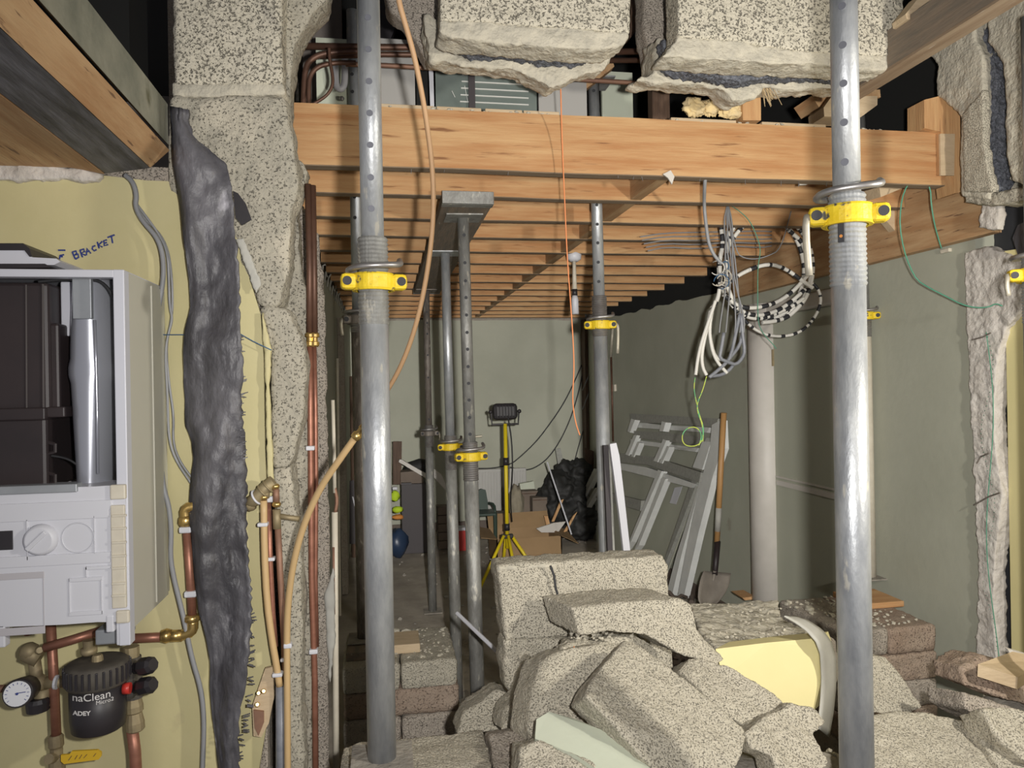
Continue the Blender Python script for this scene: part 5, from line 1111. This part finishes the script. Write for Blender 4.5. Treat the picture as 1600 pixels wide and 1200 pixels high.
# cables hanging on the far wall
gw = 'black cables hanging on the far wall'
YW = 8.33
cable('black_cable', 'black cable sagging from the far right corner down to the radiator, upper one', 'cable', [(909, 570), (896, 600), (880, 632), (858, 664), (838, 690), (815, 712), (798, 726), (770, 732), (745, 732)], .007, 'black_cable', YW, gw, 2, 6)
cable('black_cable', 'black cable sagging from the far right corner to the middle of the far wall', 'cable', [(912, 575), (905, 610), (893, 650), (880, 680), (865, 705), (850, 722), (830, 734), (812, 734), (797, 730)], .007, 'black_cable', YW, gw, 2, 6)
cable('black_cable', 'black cable nearest the far right corner, running straight down', 'cable', [(915, 660), (906, 690), (900, 712), (894, 735)], .006, 'black_cable', YW, gw, 2, 6)
for (a, b) in (((910, 610), (925, 575)), ((910, 640), (926, 598))):
    one(MB().tube([PY(a[0], a[1], YB - .175), PY(b[0], b[1], YB - .175)], .006, 6), 'grey_cable', 'grey cable end slanting across the brown riser, %s one' % ('upper' if a[1] < 620 else 'lower'), 'cable', 'grey_cable', 'grey cable ends on the brown riser')
cr = thing('corner_pipe', 'white topped brown pipe with a clip at the far end of the right wall', 'pipe', PX(956, 680, XR - .03))
m = MB(); m.tube([PX(958, 505, XR - .03), PX(954, 560, XR - .03)], .016, 10, 0); m.build('white_sleeve', 'cream_steel', cr, True)
m = MB(); m.tube([PX(955, 558, XR - .03), PX(958, 690, XR - .03)], .010, 10, 0); m.build('copper_tube', 'copper_dark', cr, True)
m = MB(); m.box(PX(960, 606, XR - .012), (.024, .07, .07), None, .004); m.build('pipe_clip', 'cream_plastic', cr)
one(MB().ball(PY(914, 492, YB - .2), .022, 10), 'white_ball', 'tiny white ball under the joists in the far right corner', 'fitting', 'white_plastic', None, True)
# odd boards and a long white rod in front of the bags
one(MB().tube([PY(855, 722, 6.6), PY(893, 835, 6.3)], .007, 6), 'white_rod', 'thin white rod leaning over the black bags', 'rod', 'white_plastic')
one(MB().prism([PY(x, y, 7.95) for x, y in ((868, 702), (876, 700), (882, 728), (873, 732))], (0, .02, 0)), 'grey_offcut', 'grey offcut sticking up behind the black bags', 'offcut', 'upvc_edge')
one(MB().prism([PY(x, y, 8.0) for x, y in ((914, 700), (928, 705), (928, 735), (914, 728))], (0, .02, 0)), 'brown_offcut', 'brown board corner above the black bags', 'board', 'darkwood')
for k, pts in enumerate(([(876, 782), (881, 780), (866, 815), (862, 815)], [(850, 806), (856, 806), (862, 828), (856, 830)], [(896, 806), (902, 800), (886, 830), (880, 832)])):
    one(MB().prism([PY(x, y, 6.95 - k * .05) for x, y in pts], (0, .02, 0)), 'brown_batten', ['brown batten slanting across the lower black bag', 'short brown batten stuck in the open cardboard box', 'brown batten leaning by the thin white rod'][k], 'batten', 'pineZ', 'brown battens by the box')
m = MB(); m.prism([PY(x, y, 6.8) for x, y in ((838, 826), (866, 817), (884, 815), (872, 832), (846, 832))], (0, .02, 0)); one(m, 'white_sheet', 'torn white sheet over the back of the cardboard box', 'sheet', 'white_wood')

# ================================================================== stacked white frames leaning on the right wall
fr = thing('window_frames', 'stack of dusty white window frames leaning against the right wall', 'window frame', PY(1010, 930, 5.3))
pA, pB, pC_ = PX(1122, 660, XR - .05), PX(985, 648, XR - .05), PZ(1056, 932, .06)
nrm = (pB - pA).cross(pC_ - pA).normalized()
if nrm.dot(EYE - pA) < 0: nrm = -nrm
def onf(px, py, off=0.0):
    r = ray(px, py); t = (pA + nrm * off - EYE).dot(nrm) / r.dot(nrm); return EYE + r * t
def fbar(name, pts, m, off=0.0, th=.035):
    MB().prism([onf(x, y, off) for x, y in pts], -nrm * th).build(name, m, fr)
fbar('frame_stile', [(1112, 664), (1127, 656), (1129, 700), (1114, 743), (1099, 738), (1109, 700)], 'upvc', .055, .045)
fbar('frame_stile', [(1099, 738), (1114, 743), (1092, 830), (1068, 934), (1058, 934), (1072, 860), (1084, 800)], 'upvc', .05, .045)
fbar('frame_stile', [(1093, 752), (1099, 740), (1083, 800), (1064, 870), (1050, 930), (1041, 928), (1056, 870)], 'upvc', .035, .045)
fbar('frame_stile', [(1097, 690), (1111, 690), (1097, 734), (1082, 730)], 'upvc', .055, .04)
fbar('frame_edge', [(1084, 740), (1096, 736), (1040, 880), (1028, 906), (1040, 868)], 'upvc_edge', .02, .03)
fbar('frame_rail', [(984, 646), (1122, 654), (1118, 668), (1050, 662), (986, 660)], 'upvc_edge', .01, .05)
fbar('frame_rail', [(990, 658), (1030, 664), (1108, 668), (1104, 676), (994, 668)], 'upvc', .0, .05)
fbar('frame_rail', [(990, 673), (1040, 676), (1104, 684), (1098, 696), (1040, 690), (992, 684)], 'upvc_edge', .03, .05)
fbar('frame_rail', [(985, 686), (1090, 700), (1086, 706), (985, 693)], 'upvc', .02, .05)
fbar('frame_rail', [(960, 707), (1020, 714), (1095, 738), (1092, 754), (1010, 726), (962, 722)], 'upvc_edge', .05, .05)
fbar('frame_rail', [(960, 722), (1010, 730), (1086, 756), (1080, 762), (1010, 744), (962, 732)], 'upvc', .04, .05)
fbar('frame_rail', [(920, 762), (1002, 782), (1000, 798), (918, 774)], 'upvc_edge', .03, .05)
for pts in ([(986, 654), (992, 656), (984, 676), (980, 674)], [(1034, 658), (1040, 660), (1036, 674), (1030, 674)], [(990, 680), (995, 680), (982, 712), (977, 710)], [(996, 690), (999, 692), (990, 714), (986, 713)], [(1036, 686), (1041, 688), (1027, 722), (1021, 720)], [(1042, 697), (1046, 698), (1034, 724), (1030, 723)],
            [(1028, 734), (1034, 736), (986, 846), (978, 858)], [(1034, 746), (1040, 748), (998, 852), (990, 862)], [(928, 732), (934, 734), (906, 792), (894, 818), (890, 812)], [(930, 762), (934, 764), (906, 812), (902, 808)]):
    fbar('frame_mullion', pts, 'upvc', .06, .05)
fbar('label_sticker', [(1054, 762), (1066, 760), (1056, 788), (1046, 786)], 'white_plastic', -.005, .003)
fbar('backing_panel', [(986, 650), (1118, 660), (1098, 740), (1040, 900), (900, 860), (955, 720)], 'gplaster', -.06, .01)
one(MB().prism([PY(x, y, 2.75) for x, y in ((953, 694), (963, 692), (968, 712), (976, 780), (985, 862), (1006, 1030), (996, 1034), (975, 866), (968, 806))], (0, .02, 0)), 'white_offcut', 'bright white offcut standing behind the cracked block, right of the shiny prop', 'offcut', 'white_plastic')
one(MB().prism([PY(x, y, 2.80) for x, y in ((943, 696), (951, 696), (958, 868), (950, 868))], (0, .02, 0)), 'dark_offcut', 'dark strip standing between the shiny prop and the white offcut', 'offcut', 'cabinet')
one(MB().prism([PY(x, y, 2.80) for x, y in ((951, 698), (954, 698), (961, 866), (958, 868))], (0, .02, 0)), 'grey_offcut', 'thin grey strip between the dark strip and the white offcut', 'offcut', 'upvc_edge')
# shovel
sh = thing('shovel', 'long wooden-handled shovel leaning on the right wall, blade down', 'shovel', PY(1115, 940, 4.3))
h0, h1 = PX(1131, 645, XR - .20), PY(1120, 850, 4.45)
MB().tube([h0, h1], .0185, 12).build('shovel_handle', 'handle_wood', sh, True)
MB().tube([h0.lerp(h1, .72), h0.lerp(h1, .90)], .0190, 12).build('handle_label', 'paper', sh, True)
MB().lathe(PY(1121, 846, 4.45), PY(1117, 898, 4.36), [(0, .021), (.5, .019), (1, .017)], 12).build('shovel_socket', 'black_metal', sh, True)
m = MB(); vs = []; cols, rows = 8, 10
Lb = [(1099, 892), (1094, 905), (1091, 920), (1090, 936), (1096, 948)]; Rb = [(1142, 896), (1140, 912), (1134, 926), (1124, 940), (1112, 950)]
for j in range(rows + 1):
    l, r = resample(Lb, rows + 1)[j], resample(Rb, rows + 1)[j]
    for i in range(cols + 1):
        f = i / cols; vs.append(PY(l[0] * (1 - f) + r[0] * f, l[1] * (1 - f) + r[1] * f, 4.36 - j * .012 + .035 * math.sin(f * math.pi) + .012 * abs(f - .38)))
m.add(vs, [(j * (cols + 1) + i, j * (cols + 1) + i + 1, (j + 1) * (cols + 1) + i + 1, (j + 1) * (cols + 1) + i) for j in range(rows) for i in range(cols)])
bl = m.build('shovel_blade', 'spade', sh, True); bl.modifiers.new('t', 'SOLIDIFY').thickness = .004; ROUGH.append(bl)
MB().tube([PY(1117, 892, 4.36), PY(1113, 915, 4.375), PY(1112, 932, 4.36)], [.012, .008, .003], 8).build('blade_socket_rib', 'spade', sh, True)
# debris along the right wall
mb = MB(); rnd = random.Random(15)
crumbs(mb, 110, lambda r: (r.uniform(1.6, 2.28), r.uniform(3.9, 5.2), r.uniform(.0, .06)), .02, .06, 15)
for k in range(26):
    p = Vector((rnd.uniform(1.75, 2.2), rnd.uniform(4.0, 5.0), rnd.uniform(.04, .14))); d = Vector((rnd.uniform(-.2, .2), rnd.uniform(-.2, .2), rnd.uniform(-.03, .03)))
    mb.tube([p, p + d * .5 + Vector((0, 0, .02)), p + d], rnd.uniform(.008, .02), 6)
tag(mb.build('floor_debris', 'skirt'), 'dark debris heaped on the floor around the shovel blade', 'debris', None, 'stuff')
mb = MB(); crumbs(mb, 260, lambda r: (r.uniform(-.2, 2.1), r.uniform(3.0, 7.6), 0.0), .006, .022, 19)
tag(mb.build('floor_grit', 'rubble'), 'small grit scattered over the screed floor', 'grit', None, 'stuff')
one(MB().tube([PY(714, 958, 2.75), PY(781, 1022, 2.55)], .0075, 8), 'white_tube', 'thin white tube sloping between the spotted prop and the cracked chunk', 'tube', 'white_plastic')
one(MB().box((PY(723, 1090, 2.7).x, 2.75, .22), (.05, .05, .34), None, .004), 'grey_offcut', 'grey offcut upright in the gap beside the left block stack', 'offcut', 'upgrey')
one(MB().prism([PY(x, y, 4.22) for x, y in ((1160, 934), (1180, 932), (1186, 936), (1164, 938))], (0, .15, 0)), 'wood_scrap', 'small orange wood scrap by the door surround', 'scrap', 'pineZ')
# ================================================================== pendant, lines and cables hanging in the opening
YPn = 4.12
pd = thing('pendant_lampholder', 'white ceiling rose and pendant lampholder hanging under the joists', 'lamp holder', PY(897, 385, YPn))
MB().box(PY(896, 386, YPn), (.085, .06, .04), None, .006).build('mounting_block', 'galv_dirty', pd)
MB().lathe(PY(897, 394, YPn), PY(897, 409, YPn), [(0, .035), (.25, .043), (.75, .040), (1, .020)], 22).build('ceiling_rose', 'white_plastic', pd, True)
MB().lathe(PY(897, 408, YPn), PY(898, 453, YPn), [(0, .010), (1, .014)], 12).build('white_flex', 'cream_plastic', pd, True)
MB().lathe(PY(898, 452, YPn), PY(898, 462, YPn), [(0, .015), (1, .017)], 12).build('black_band', 'black_plastic', pd, True)
MB().lathe(PY(898, 461, YPn), PY(899, 491, YPn), [(0, .014), (.25, .021), (1, .020)], 14).build('lampholder_cup', 'white_plastic', pd, True)
MB().tube([PY(900, 386, YPn), PY(925, 392, YPn), PY(950, 394, YPn), PY(962, 388, YPn), PY(980, 386, YPn)], .005, 6, 2).build('stub_cable', 'grey_cable', pd, True)
cable('orange_line', 'long orange builders line hanging from the blocks past the front joist', 'string', [(873, 88, 2.22), (876, 130, 2.30), (877, 180, 2.40), (879, 240, 2.44), (883, 330, 2.44), (886, 400, 2.44), (892, 480, 2.44), (896, 540, 2.44), (897, 580, 2.44), (894, 625, 2.44), (899, 660, 2.44), (906, 680, 2.44)], .0022, 'orange_string', None, None, 2, 6)

def taped(name, label, pts, r, Y, seed, group, sm=2, white=.6, n=8, tape=True):
    P = [PY(p[0], p[1], p[2] if len(p) > 2 else Y) for p in pts]
    for _ in range(sm):
        q = [P[0]]
        for a, b in zip(P, P[1:]): q += [a * .75 + b * .25, a * .25 + b * .75]
        P = q + [P[-1]]
    lo = min(P, key=lambda v: v.z)
    t = thing(name, label, 'cable', P[0], group)
    MB().tube(P, r, n).build('white_sheath', 'white_cable', t, True)
    rnd = random.Random(seed); L = [0]
    for a, b in zip(P, P[1:]): L.append(L[-1] + (b - a).length)
    def at(s):
        for k in range(len(P) - 1):
            if L[k + 1] >= s: return P[k].lerp(P[k + 1], (s - L[k]) / max(1e-9, L[k + 1] - L[k]))
        return P[-1]
    s = rnd.uniform(0, .02); bands = 0
    while s < L[-1] - .02 and tape:
        w = rnd.uniform(.006, .040); e = min(s + w, L[-1])
        MB().tube([at(s + (e - s) * k / 4) for k in range(5)], r * 1.09, n).build('tape_band', 'black_tape', t, True)
        s = e + rnd.uniform(.012, .085)
    return t
gcab = 'black-and-white taped cables in the coil'
YK, YN = 3.38, 3.268
def arc(cx, cy, rx, ry, a0, a1, n=18, dy=0.0, wob=0, seed=0):
    out = []; rnd = random.Random(seed)
    for k in range(n + 1):
        a = math.radians(a0 + (a1 - a0) * k / n)
        out.append((cx + rx * math.cos(a) + rnd.uniform(-wob, wob), cy + ry * math.sin(a) + rnd.uniform(-wob, wob), YK + dy * k / n))
    return out
taped('taped_cable', 'outermost loop of the taped cable coil', arc(1197, 418, 74, 86, -235, 95, 22, .02, 1, 1), 0.0105, YK, 1, gcab)
taped('taped_cable', 'inner loop of the taped cable coil, beside the outermost one', arc(1194, 420, 62, 80, -238, 70, 22, .03, 1.5, 2), 0.0101, YK, 2, gcab)
taped('taped_cable', 'second inner loop of the taped cable coil', arc(1200, 424, 66, 74, -60, 120, 16, .05, 1.5, 3), 0.0101, YK, 3, gcab)
taped('taped_cable', 'taped cable arching across the middle of the coil', [(1128, 452), (1150, 432), (1178, 418), (1204, 412), (1228, 420), (1250, 436), (1270, 450)], 0.0101, YK - .03, 4, gcab)
taped('taped_cable', 'taped cable at the bottom of the coil, upper of the bottom loops', [(1130, 460), (1146, 474), (1166, 482), (1190, 480), (1216, 472), (1240, 455), (1262, 430)], 0.0101, YK - .02, 5, gcab)
taped('taped_cable', 'taped cable at the bottom of the coil, middle of the bottom loops', [(1140, 470), (1160, 488), (1184, 494), (1210, 488), (1234, 474), (1258, 452)], 0.0101, YK - .01, 6, gcab)
taped('taped_cable', 'taped cable at the bottom of the coil, lowest of the bottom loops', [(1146, 478), (1166, 496), (1190, 499), (1214, 490), (1236, 480), (1256, 466)], 0.0095, YK, 7, gcab)
taped('taped_cable', 'long loose taped loop hanging below the coil on the right', [(1150, 484), (1170, 508), (1190, 521), (1212, 526), (1238, 524), (1258, 514), (1276, 492), (1284, 468), (1276, 446), (1262, 440)], 0.0076, YK + .02, 8, gcab)
taped('taped_cable', 'taped cable stub on the left side of the coil, pointing down', [(1126, 350), (1130, 380), (1124, 410), (1126, 440), (1122, 468), (1112, 482)], 0.0106, YK - .02, 9, gcab)
taped('taped_cable', 'taped cable running up the left side of the coil', [(1150, 345), (1140, 370), (1134, 400), (1136, 430), (1130, 455)], 0.0106, YK, 10, gcab)
gwht = 'white cable tails below the coil'
for k, pts in enumerate(([(1118, 470), (1108, 500), (1096, 535), (1090, 562), (1087, 586)], [(1112, 484), (1103, 520), (1096, 555), (1098, 575), (1104, 586)], [(1113, 484), (1108, 515), (1112, 545), (1120, 565), (1136, 583)], [(1110, 486), (1106, 505), (1110, 530), (1116, 556), (1126, 562)])):
    cable('white_cable', ['white cable tail below the coil, leftmost of four', 'white cable tail below the coil, second from the left', 'white cable tail below the coil reaching furthest right', 'short white cable tail below the coil, ending at the grey sleeves'][k], 'cable', pts, .0082, 'white_cable', YN - .018 + k * .005, gwht, 2, 8)
ggr = 'grey wires and sleeves below the coil'
for k, (x0, x1, x2) in enumerate(((1136, 1142, 1136), (1138, 1146, 1150), (1140, 1152, 1158), (1135, 1136, 1126), (1139, 1148, 1164))):
    cable('grey_wire', 'bare grey wire in the bundle hung from a joist, %s from the left' % ['second', 'third', 'fourth', 'first', 'fifth'][k], 'wire', [(1137, 317, 3.279), (x0 + (k - 2) * 3, 350), (x1 - 4, 400), (x1, 440), (x2, 500), (x2 - 2, 520)], .0038, 'grey_cable', YN - .008 - k * .004, ggr, 2, 6)
for k, pts in enumerate(([(1131, 520), (1127, 545), (1124, 560), (1138, 566), (1150, 570), (1160, 560), (1164, 548), (1160, 520), (1158, 490)], [(1156, 490), (1150, 520), (1142, 556), (1136, 566), (1120, 580), (1108, 590)], [(1140, 560), (1156, 540), (1160, 520)], [(1110, 588), (1128, 586), (1140, 578), (1146, 570)])):
    cable('grey_sleeve', ['long grey heat sleeve looping at the bottom of the wire bundle', 'straight grey sleeve pointing down to the white tails', 'short grey sleeve inside the loop', 'lowest grey sleeve joining the white tails'][k], 'sleeve', pts, .0085, 'grey_conduit', YN - .018 + k * .005, ggr, 1, 8)
cable('earth_wire', 'yellow and green earth wire dropping from the white tails into a loop', 'wire', [(1104, 588), (1098, 610), (1089, 630), (1090, 645), (1097, 662), (1099, 678), (1096, 692), (1084, 698), (1070, 696), (1065, 686), (1068, 674), (1078, 667), (1090, 668), (1097, 680), (1092, 696)], .0026, 'earth_wire', YN - .012, None, 2, 6)
cable('earth_wire', 'short green and yellow wire beside the earth loop', 'wire', [(1086, 590), (1084, 608), (1088, 628), (1092, 646), (1100, 668), (1098, 690)], .0024, 'earth_wire', YN - .008, None, 2, 6)
cable('green_wire', 'thin green wire hanging through the coil to the door surround', 'wire', [(1137, 318, 3.279), (1156, 330), (1172, 345), (1184, 372), (1189, 392), (1184, 415), (1184, 460), (1184, 490), (1186, 510), (1196, 526), (1208, 538), (1213, 545)], .0020, 'green_wire', YN - .02, None, 2, 6)
cable('grey_cable', 'single grey cable hanging from the front joist into the coil', 'cable', [(1103, 268, 2.50), (1101, 290, 2.52), (1100, 320), (1103, 350), (1107, 380), (1116, 400), (1128, 412)], .0068, 'grey_cable', 2.62, None, 2, 8)
cable('grey_cable', 'thin grey wire looping under the joists behind the coil', 'cable', [(1140, 330), (1150, 396), (1165, 404), (1182, 405), (1200, 400), (1220, 390), (1236, 330)], .0030, 'grey_cable', 3.27, None, 2, 6)
for k in range(5):
    y = 362 + k * 5.5
    cable('joist_cable', 'slack cable running under the joists left of the coil, %s from the top' % ['first', 'second', 'third', 'fourth', 'fifth'][k], 'cable', [(1000 + k * 3, y + 8), (1040, y + 2), (1090, y + 1 + k), (1140, y), (1190, y - 1 + k), (1206, y)], .0035, 'grey_cable', 3.64, 'slack cables under the joists', 1, 5)
rnd = random.Random(6)
kn = thing('cable_knot', 'tangle of grey and white wire ends on the left side of the coil', 'cable', PY(1128, 440, YN - .02))
for k in range(9):
    c = PY(1127 + rnd.uniform(-8, 8), 435 + rnd.uniform(-18, 18), YN - .02)
    MB().torus(c, (rnd.uniform(-1, 1), 1, rnd.uniform(-.6, .6)), rnd.uniform(.015, .035), .0026, 16, 6, rnd.uniform(0, 2), rnd.uniform(4, 6)).build('wire_end', rnd.choice(['grey_cable', 'white_cable', 'cream_plastic', 'blue_wire']), kn, True)
cable('green_wire', 'green wire sagging from under the front joist to the broken wall edge', 'wire', [(1425, 278, 2.5), (1412, 300, 2.5), (1407, 325, 2.5), (1406, 355, 2.5), (1412, 390, 2.52), (1422, 418, 2.54), (1433, 438, 2.55), (1452, 450, 2.5), (1480, 464, 2.45), (1503, 476, 2.4), (1525, 481, 2.36), (1545, 480, 2.32), (1556, 474, 2.30), (1566, 478, 2.28)], .0026, 'green_wire', None, 'green wires at the right', 1, 6)
cable('green_wire', 'short green wire dropping to a box at the head of the right wall', 'wire', [(1444, 279, 2.5), (1454, 294, 2.5), (1455, 320, 2.5), (1460, 350, 2.52), (1466, 372, 2.55), (1471, 388, 2.56)], .0026, 'green_wire', None, 'green wires at the right', 1, 6)
one(MB().box(PX(1478, 392, XR - .008), (.016, .05, .016), None, .003), 'junction_clip', 'small cream clip where the short green wire ends', 'clip', 'cream_plastic')
mb = MB(); mb.prism([PX(x, y, 2.20) for x, y in ((1582, 372), (1590, 352), (1602, 346), (1614, 360), (1606, 392), (1590, 398))], (.02, .0, 0)); one(mb, 'plastic_sheet', 'crumpled dark plastic in the broken gap at the right edge', 'sheet', 'strip')

# ================================================================== what shows of the upper floor above the front joist
gu = 'copper pipes under the old bathroom'
cable('copper_pipe', 'lowest long copper pipe passing under the hanging blocks', 'pipe', [(540, 100, 2.62), (600, 102, 2.62), (700, 108, 2.62), (800, 116, 2.62), (900, 124, 2.62), (1000, 130, 2.62), (1085, 139, 2.62), (1112, 136, 2.62)], .0085, 'copper_dull', None, gu, 1, 10)
cable('copper_pipe', 'middle rusty copper pipe left of the hanging blocks', 'pipe', [(500, 88, 2.70), (600, 85, 2.70), (700, 86, 2.70), (900, 95, 2.70), (1010, 94, 2.70)], .010, 'copper_dark', None, gu, 0, 10)
cable('copper_pipe', 'upper rusty copper pipe left of the hanging blocks', 'pipe', [(466, 72, 2.74), (600, 74, 2.74), (700, 74, 2.74), (900, 82, 2.74), (1010, 80, 2.74)], .012, 'copper_dark', None, gu, 0, 10)
cable('copper_pipe', 'dark copper pipe bending down beside the pier head', 'pipe', [(560, 80, 2.66), (510, 82, 2.66), (485, 92, 2.66), (476, 110, 2.66), (474, 160, 2.66), (474, 250, 2.66)], .010, 'copper_dark', None, gu, 2, 10)
cable('copper_pipe', 'inner dark copper bend beside the white trap', 'pipe', [(556, 98, 2.60), (520, 98, 2.60), (496, 104, 2.60), (484, 118, 2.60), (482, 140, 2.60), (484, 180, 2.60), (486, 250, 2.60)], .008, 'copper_dark', None, gu, 2, 10)
cable('copper_pipe', 'thin looped copper pipe in front of the white trap', 'pipe', [(514, 75, 2.56), (515, 95, 2.56), (520, 118, 2.56), (520, 134, 2.56), (512, 148, 2.56), (498, 158, 2.56), (486, 164, 2.56)], .0055, 'copper_dark', None, gu, 2, 8)
tr_ = thing('waste_trap', 'white U-shaped waste trap on a beige panel, top left above the front joist', 'waste trap', PY(530, 150, 2.95))
m = MB(); m.tube([PY(x, y, 2.95) for x, y in ((524, 80), (524, 124), (526, 136), (531, 140), (537, 136), (539, 124), (539, 80))], .013, 10, 2); m.build('trap_bend', 'white_plastic', tr_, True)
m = MB(); m.box2((PY(494, 104, 3.0).x, 3.0, 2.585), (PY(546, 104, 3.0).x, 3.02, PY(520, 60, 3.0).z)); m.build('backing_panel', 'gpiece', tr_)
m = MB(); m.ball(PY(534, 154, 2.98), .010, 8); m.build('panel_screw', 'steel', tr_)
one(MB().box2((PY(594, 110, 2.89).x, 2.89, 2.566), (PY(648, 110, 2.89).x, 2.92, PY(600, 60, 2.89).z)), 'hardboard_sheet', 'plain grey panel between the brown hose and the front left prop, above the joist', 'panel', 'upgrey')
one(MB().box2((PY(650, 110, 2.89).x, 2.885, 2.566), (PY(668, 110, 2.89).x, 2.925, 3.1)), 'dark_post', 'dark post beside the plain grey panel upstairs', 'post', 'void_black')
one(MB().prism([PY(x, y, 2.885) for x, y in ((670, 108), (677, 108), (679, 186), (673, 186))], (0, .02, 0)), 'white_strip', 'narrow white strip standing left of the tiled panel', 'strip', 'white_plastic')
tl = thing('tiled_panel', 'grey-green tiled panel with pale grout lines seen under the left hanging block', 'panel', PY(760, 165, 3.1))
YTl = 2.90
a, b = PY(680, 104, YTl), PY(839, 172, YTl)
MB().box2((a.x, YTl, 2.566), (b.x, YTl + .02, a.z + .05)).build('tile_board', 'glass_tile', tl)
for k in range(5):
    z = PY(760, 119 + k * 10.5, YTl).z; MB().box2((PY(722 - k, 120, YTl).x, YTl - .004, z - .0022), (PY(825, 120, YTl).x, YTl, z + .0022)).build('grout_line', 'grout', tl)
for x, y0_, y1_ in ((706, 142, 152), (726, 134, 160)): MB().tube([PY(x, y0_, YTl - .003), PY(x + 5, y1_, YTl - .003)], .0015, 4).build('grout_line', 'grout', tl)
MB().box2((PY(731, 110, YTl).x, YTl - .018, 2.566), (PY(741, 110, YTl).x, YTl - .004, a.z + .05)).build('tile_batten', 'cabinet', tl)
one(MB().box2((PY(841, 110, 2.89).x, 2.89, 2.566), (PY(916, 110, 2.89).x, 2.91, 2.90)), 'hardboard_sheet', 'bluish grey panel right of the tiled panel', 'panel', 'upgrey')
one(MB().prism([PY(x, y, 2.9) for x, y in ((874, 142), (900, 126), (944, 98), (958, 96), (960, 104), (912, 142), (884, 156))], (0, .05, 0)), 'roof_brace', 'brown timber brace slanting behind the head of the shiny prop', 'timber', 'pineY')
one(MB().box2((PY(940, 110, 3.3).x, 3.3, 2.585), (PY(988, 110, 3.3).x, 3.32, 3.1)), 'bath_screen', 'pale green sheet between the two hanging blocks', 'panel', 'gpiece')
one(MB().prism([PY(x, y, 2.8) for x, y in ((984, 60), (990, -60), (1030, -60), (1014, 20), (988, 55))], (0, .05, 0)), 'brown_board', 'brown board seen in the gap between the two hanging blocks', 'board', 'darkwood')
one(MB().box2((PY(1019, 150, 2.9).x, 2.9, 2.585), (PY(1046, 150, 2.9).x, 2.95, 3.2)), 'stud', 'old dark stud behind the mineral wool', 'timber', 'darkwood')
mw = 'tufts of mineral wool on the front joist'
for (px, py, r, sx, lab) in ((1085, 168, .034, 1.3, 'left tuft of yellow mineral wool on the front joist'), (1110, 168, .030, 1.0, 'middle tuft of yellow mineral wool on the front joist'), (1142, 172, .030, 1.5, 'right tuft of yellow mineral wool beside the timber stub')):
    m = MB(); bm = bmesh.new(); bmesh.ops.create_icosphere(bm, subdivisions=4, radius=1)
    for v in bm.verts:
        k = 1 + .35 * noise.noise(v.co * 2.2 + Vector((px * .1, 0, 0))) + .22 * noise.noise(v.co * 6 + Vector((px, 0, 0))) + .1 * noise.noise(v.co * 14)
        v.co = Vector((v.co.x * sx, v.co.y * .7, v.co.z)) * r * k
    p = PY(px, py, 2.515); p.z = max(p.z, JZ1 + .014 + r * .8); m.bm(bm, p); one(m, 'mineral_wool', lab, 'insulation', 'foam', mw, True)
one(MB().prism([PY(x, y, 2.49) for x, y in ((1160, 129), (1188, 127), (1189, 168), (1189, 188), (1161, 188))], (0, .06, 0)), 'timber_stub', 'short orange upright stub on the front joist under the right hanging block', 'timber', 'pineZ')
bs = thing('toilet_bowl', 'black rounded toilet shape upstairs, behind the front left prop', 'toilet', PY(600, 60, 3.4))
m = MB(); m.prism([PY(x, y, 3.4) for x, y in ((586, -40), (602, -30), (612, 15), (620, 24), (619, 40), (608, 66), (592, 68), (586, 40))], (0, .06, 0)); m.build('seat_shell', 'black_plastic', bs)
one(MB().box2((PY(472, 40, 3.6).x, 3.6, 2.6), (PY(534, 40, 3.6).x, 3.64, 3.5)), 'plasterboard_sheet', 'dull brown board upstairs beyond the curved pier head', 'panel', 'upbeige')
# ================================================================== apply the broken-surface modifiers
bpy.context.view_layer.update()
dg = bpy.context.evaluated_depsgraph_get()
_new = []
for o in ROUGH:
    me = bpy.data.meshes.new_from_object(o.evaluated_get(dg), depsgraph=dg)
    _new.append((o, me))
for o, me in _new:
    o.modifiers.clear(); o.data = me
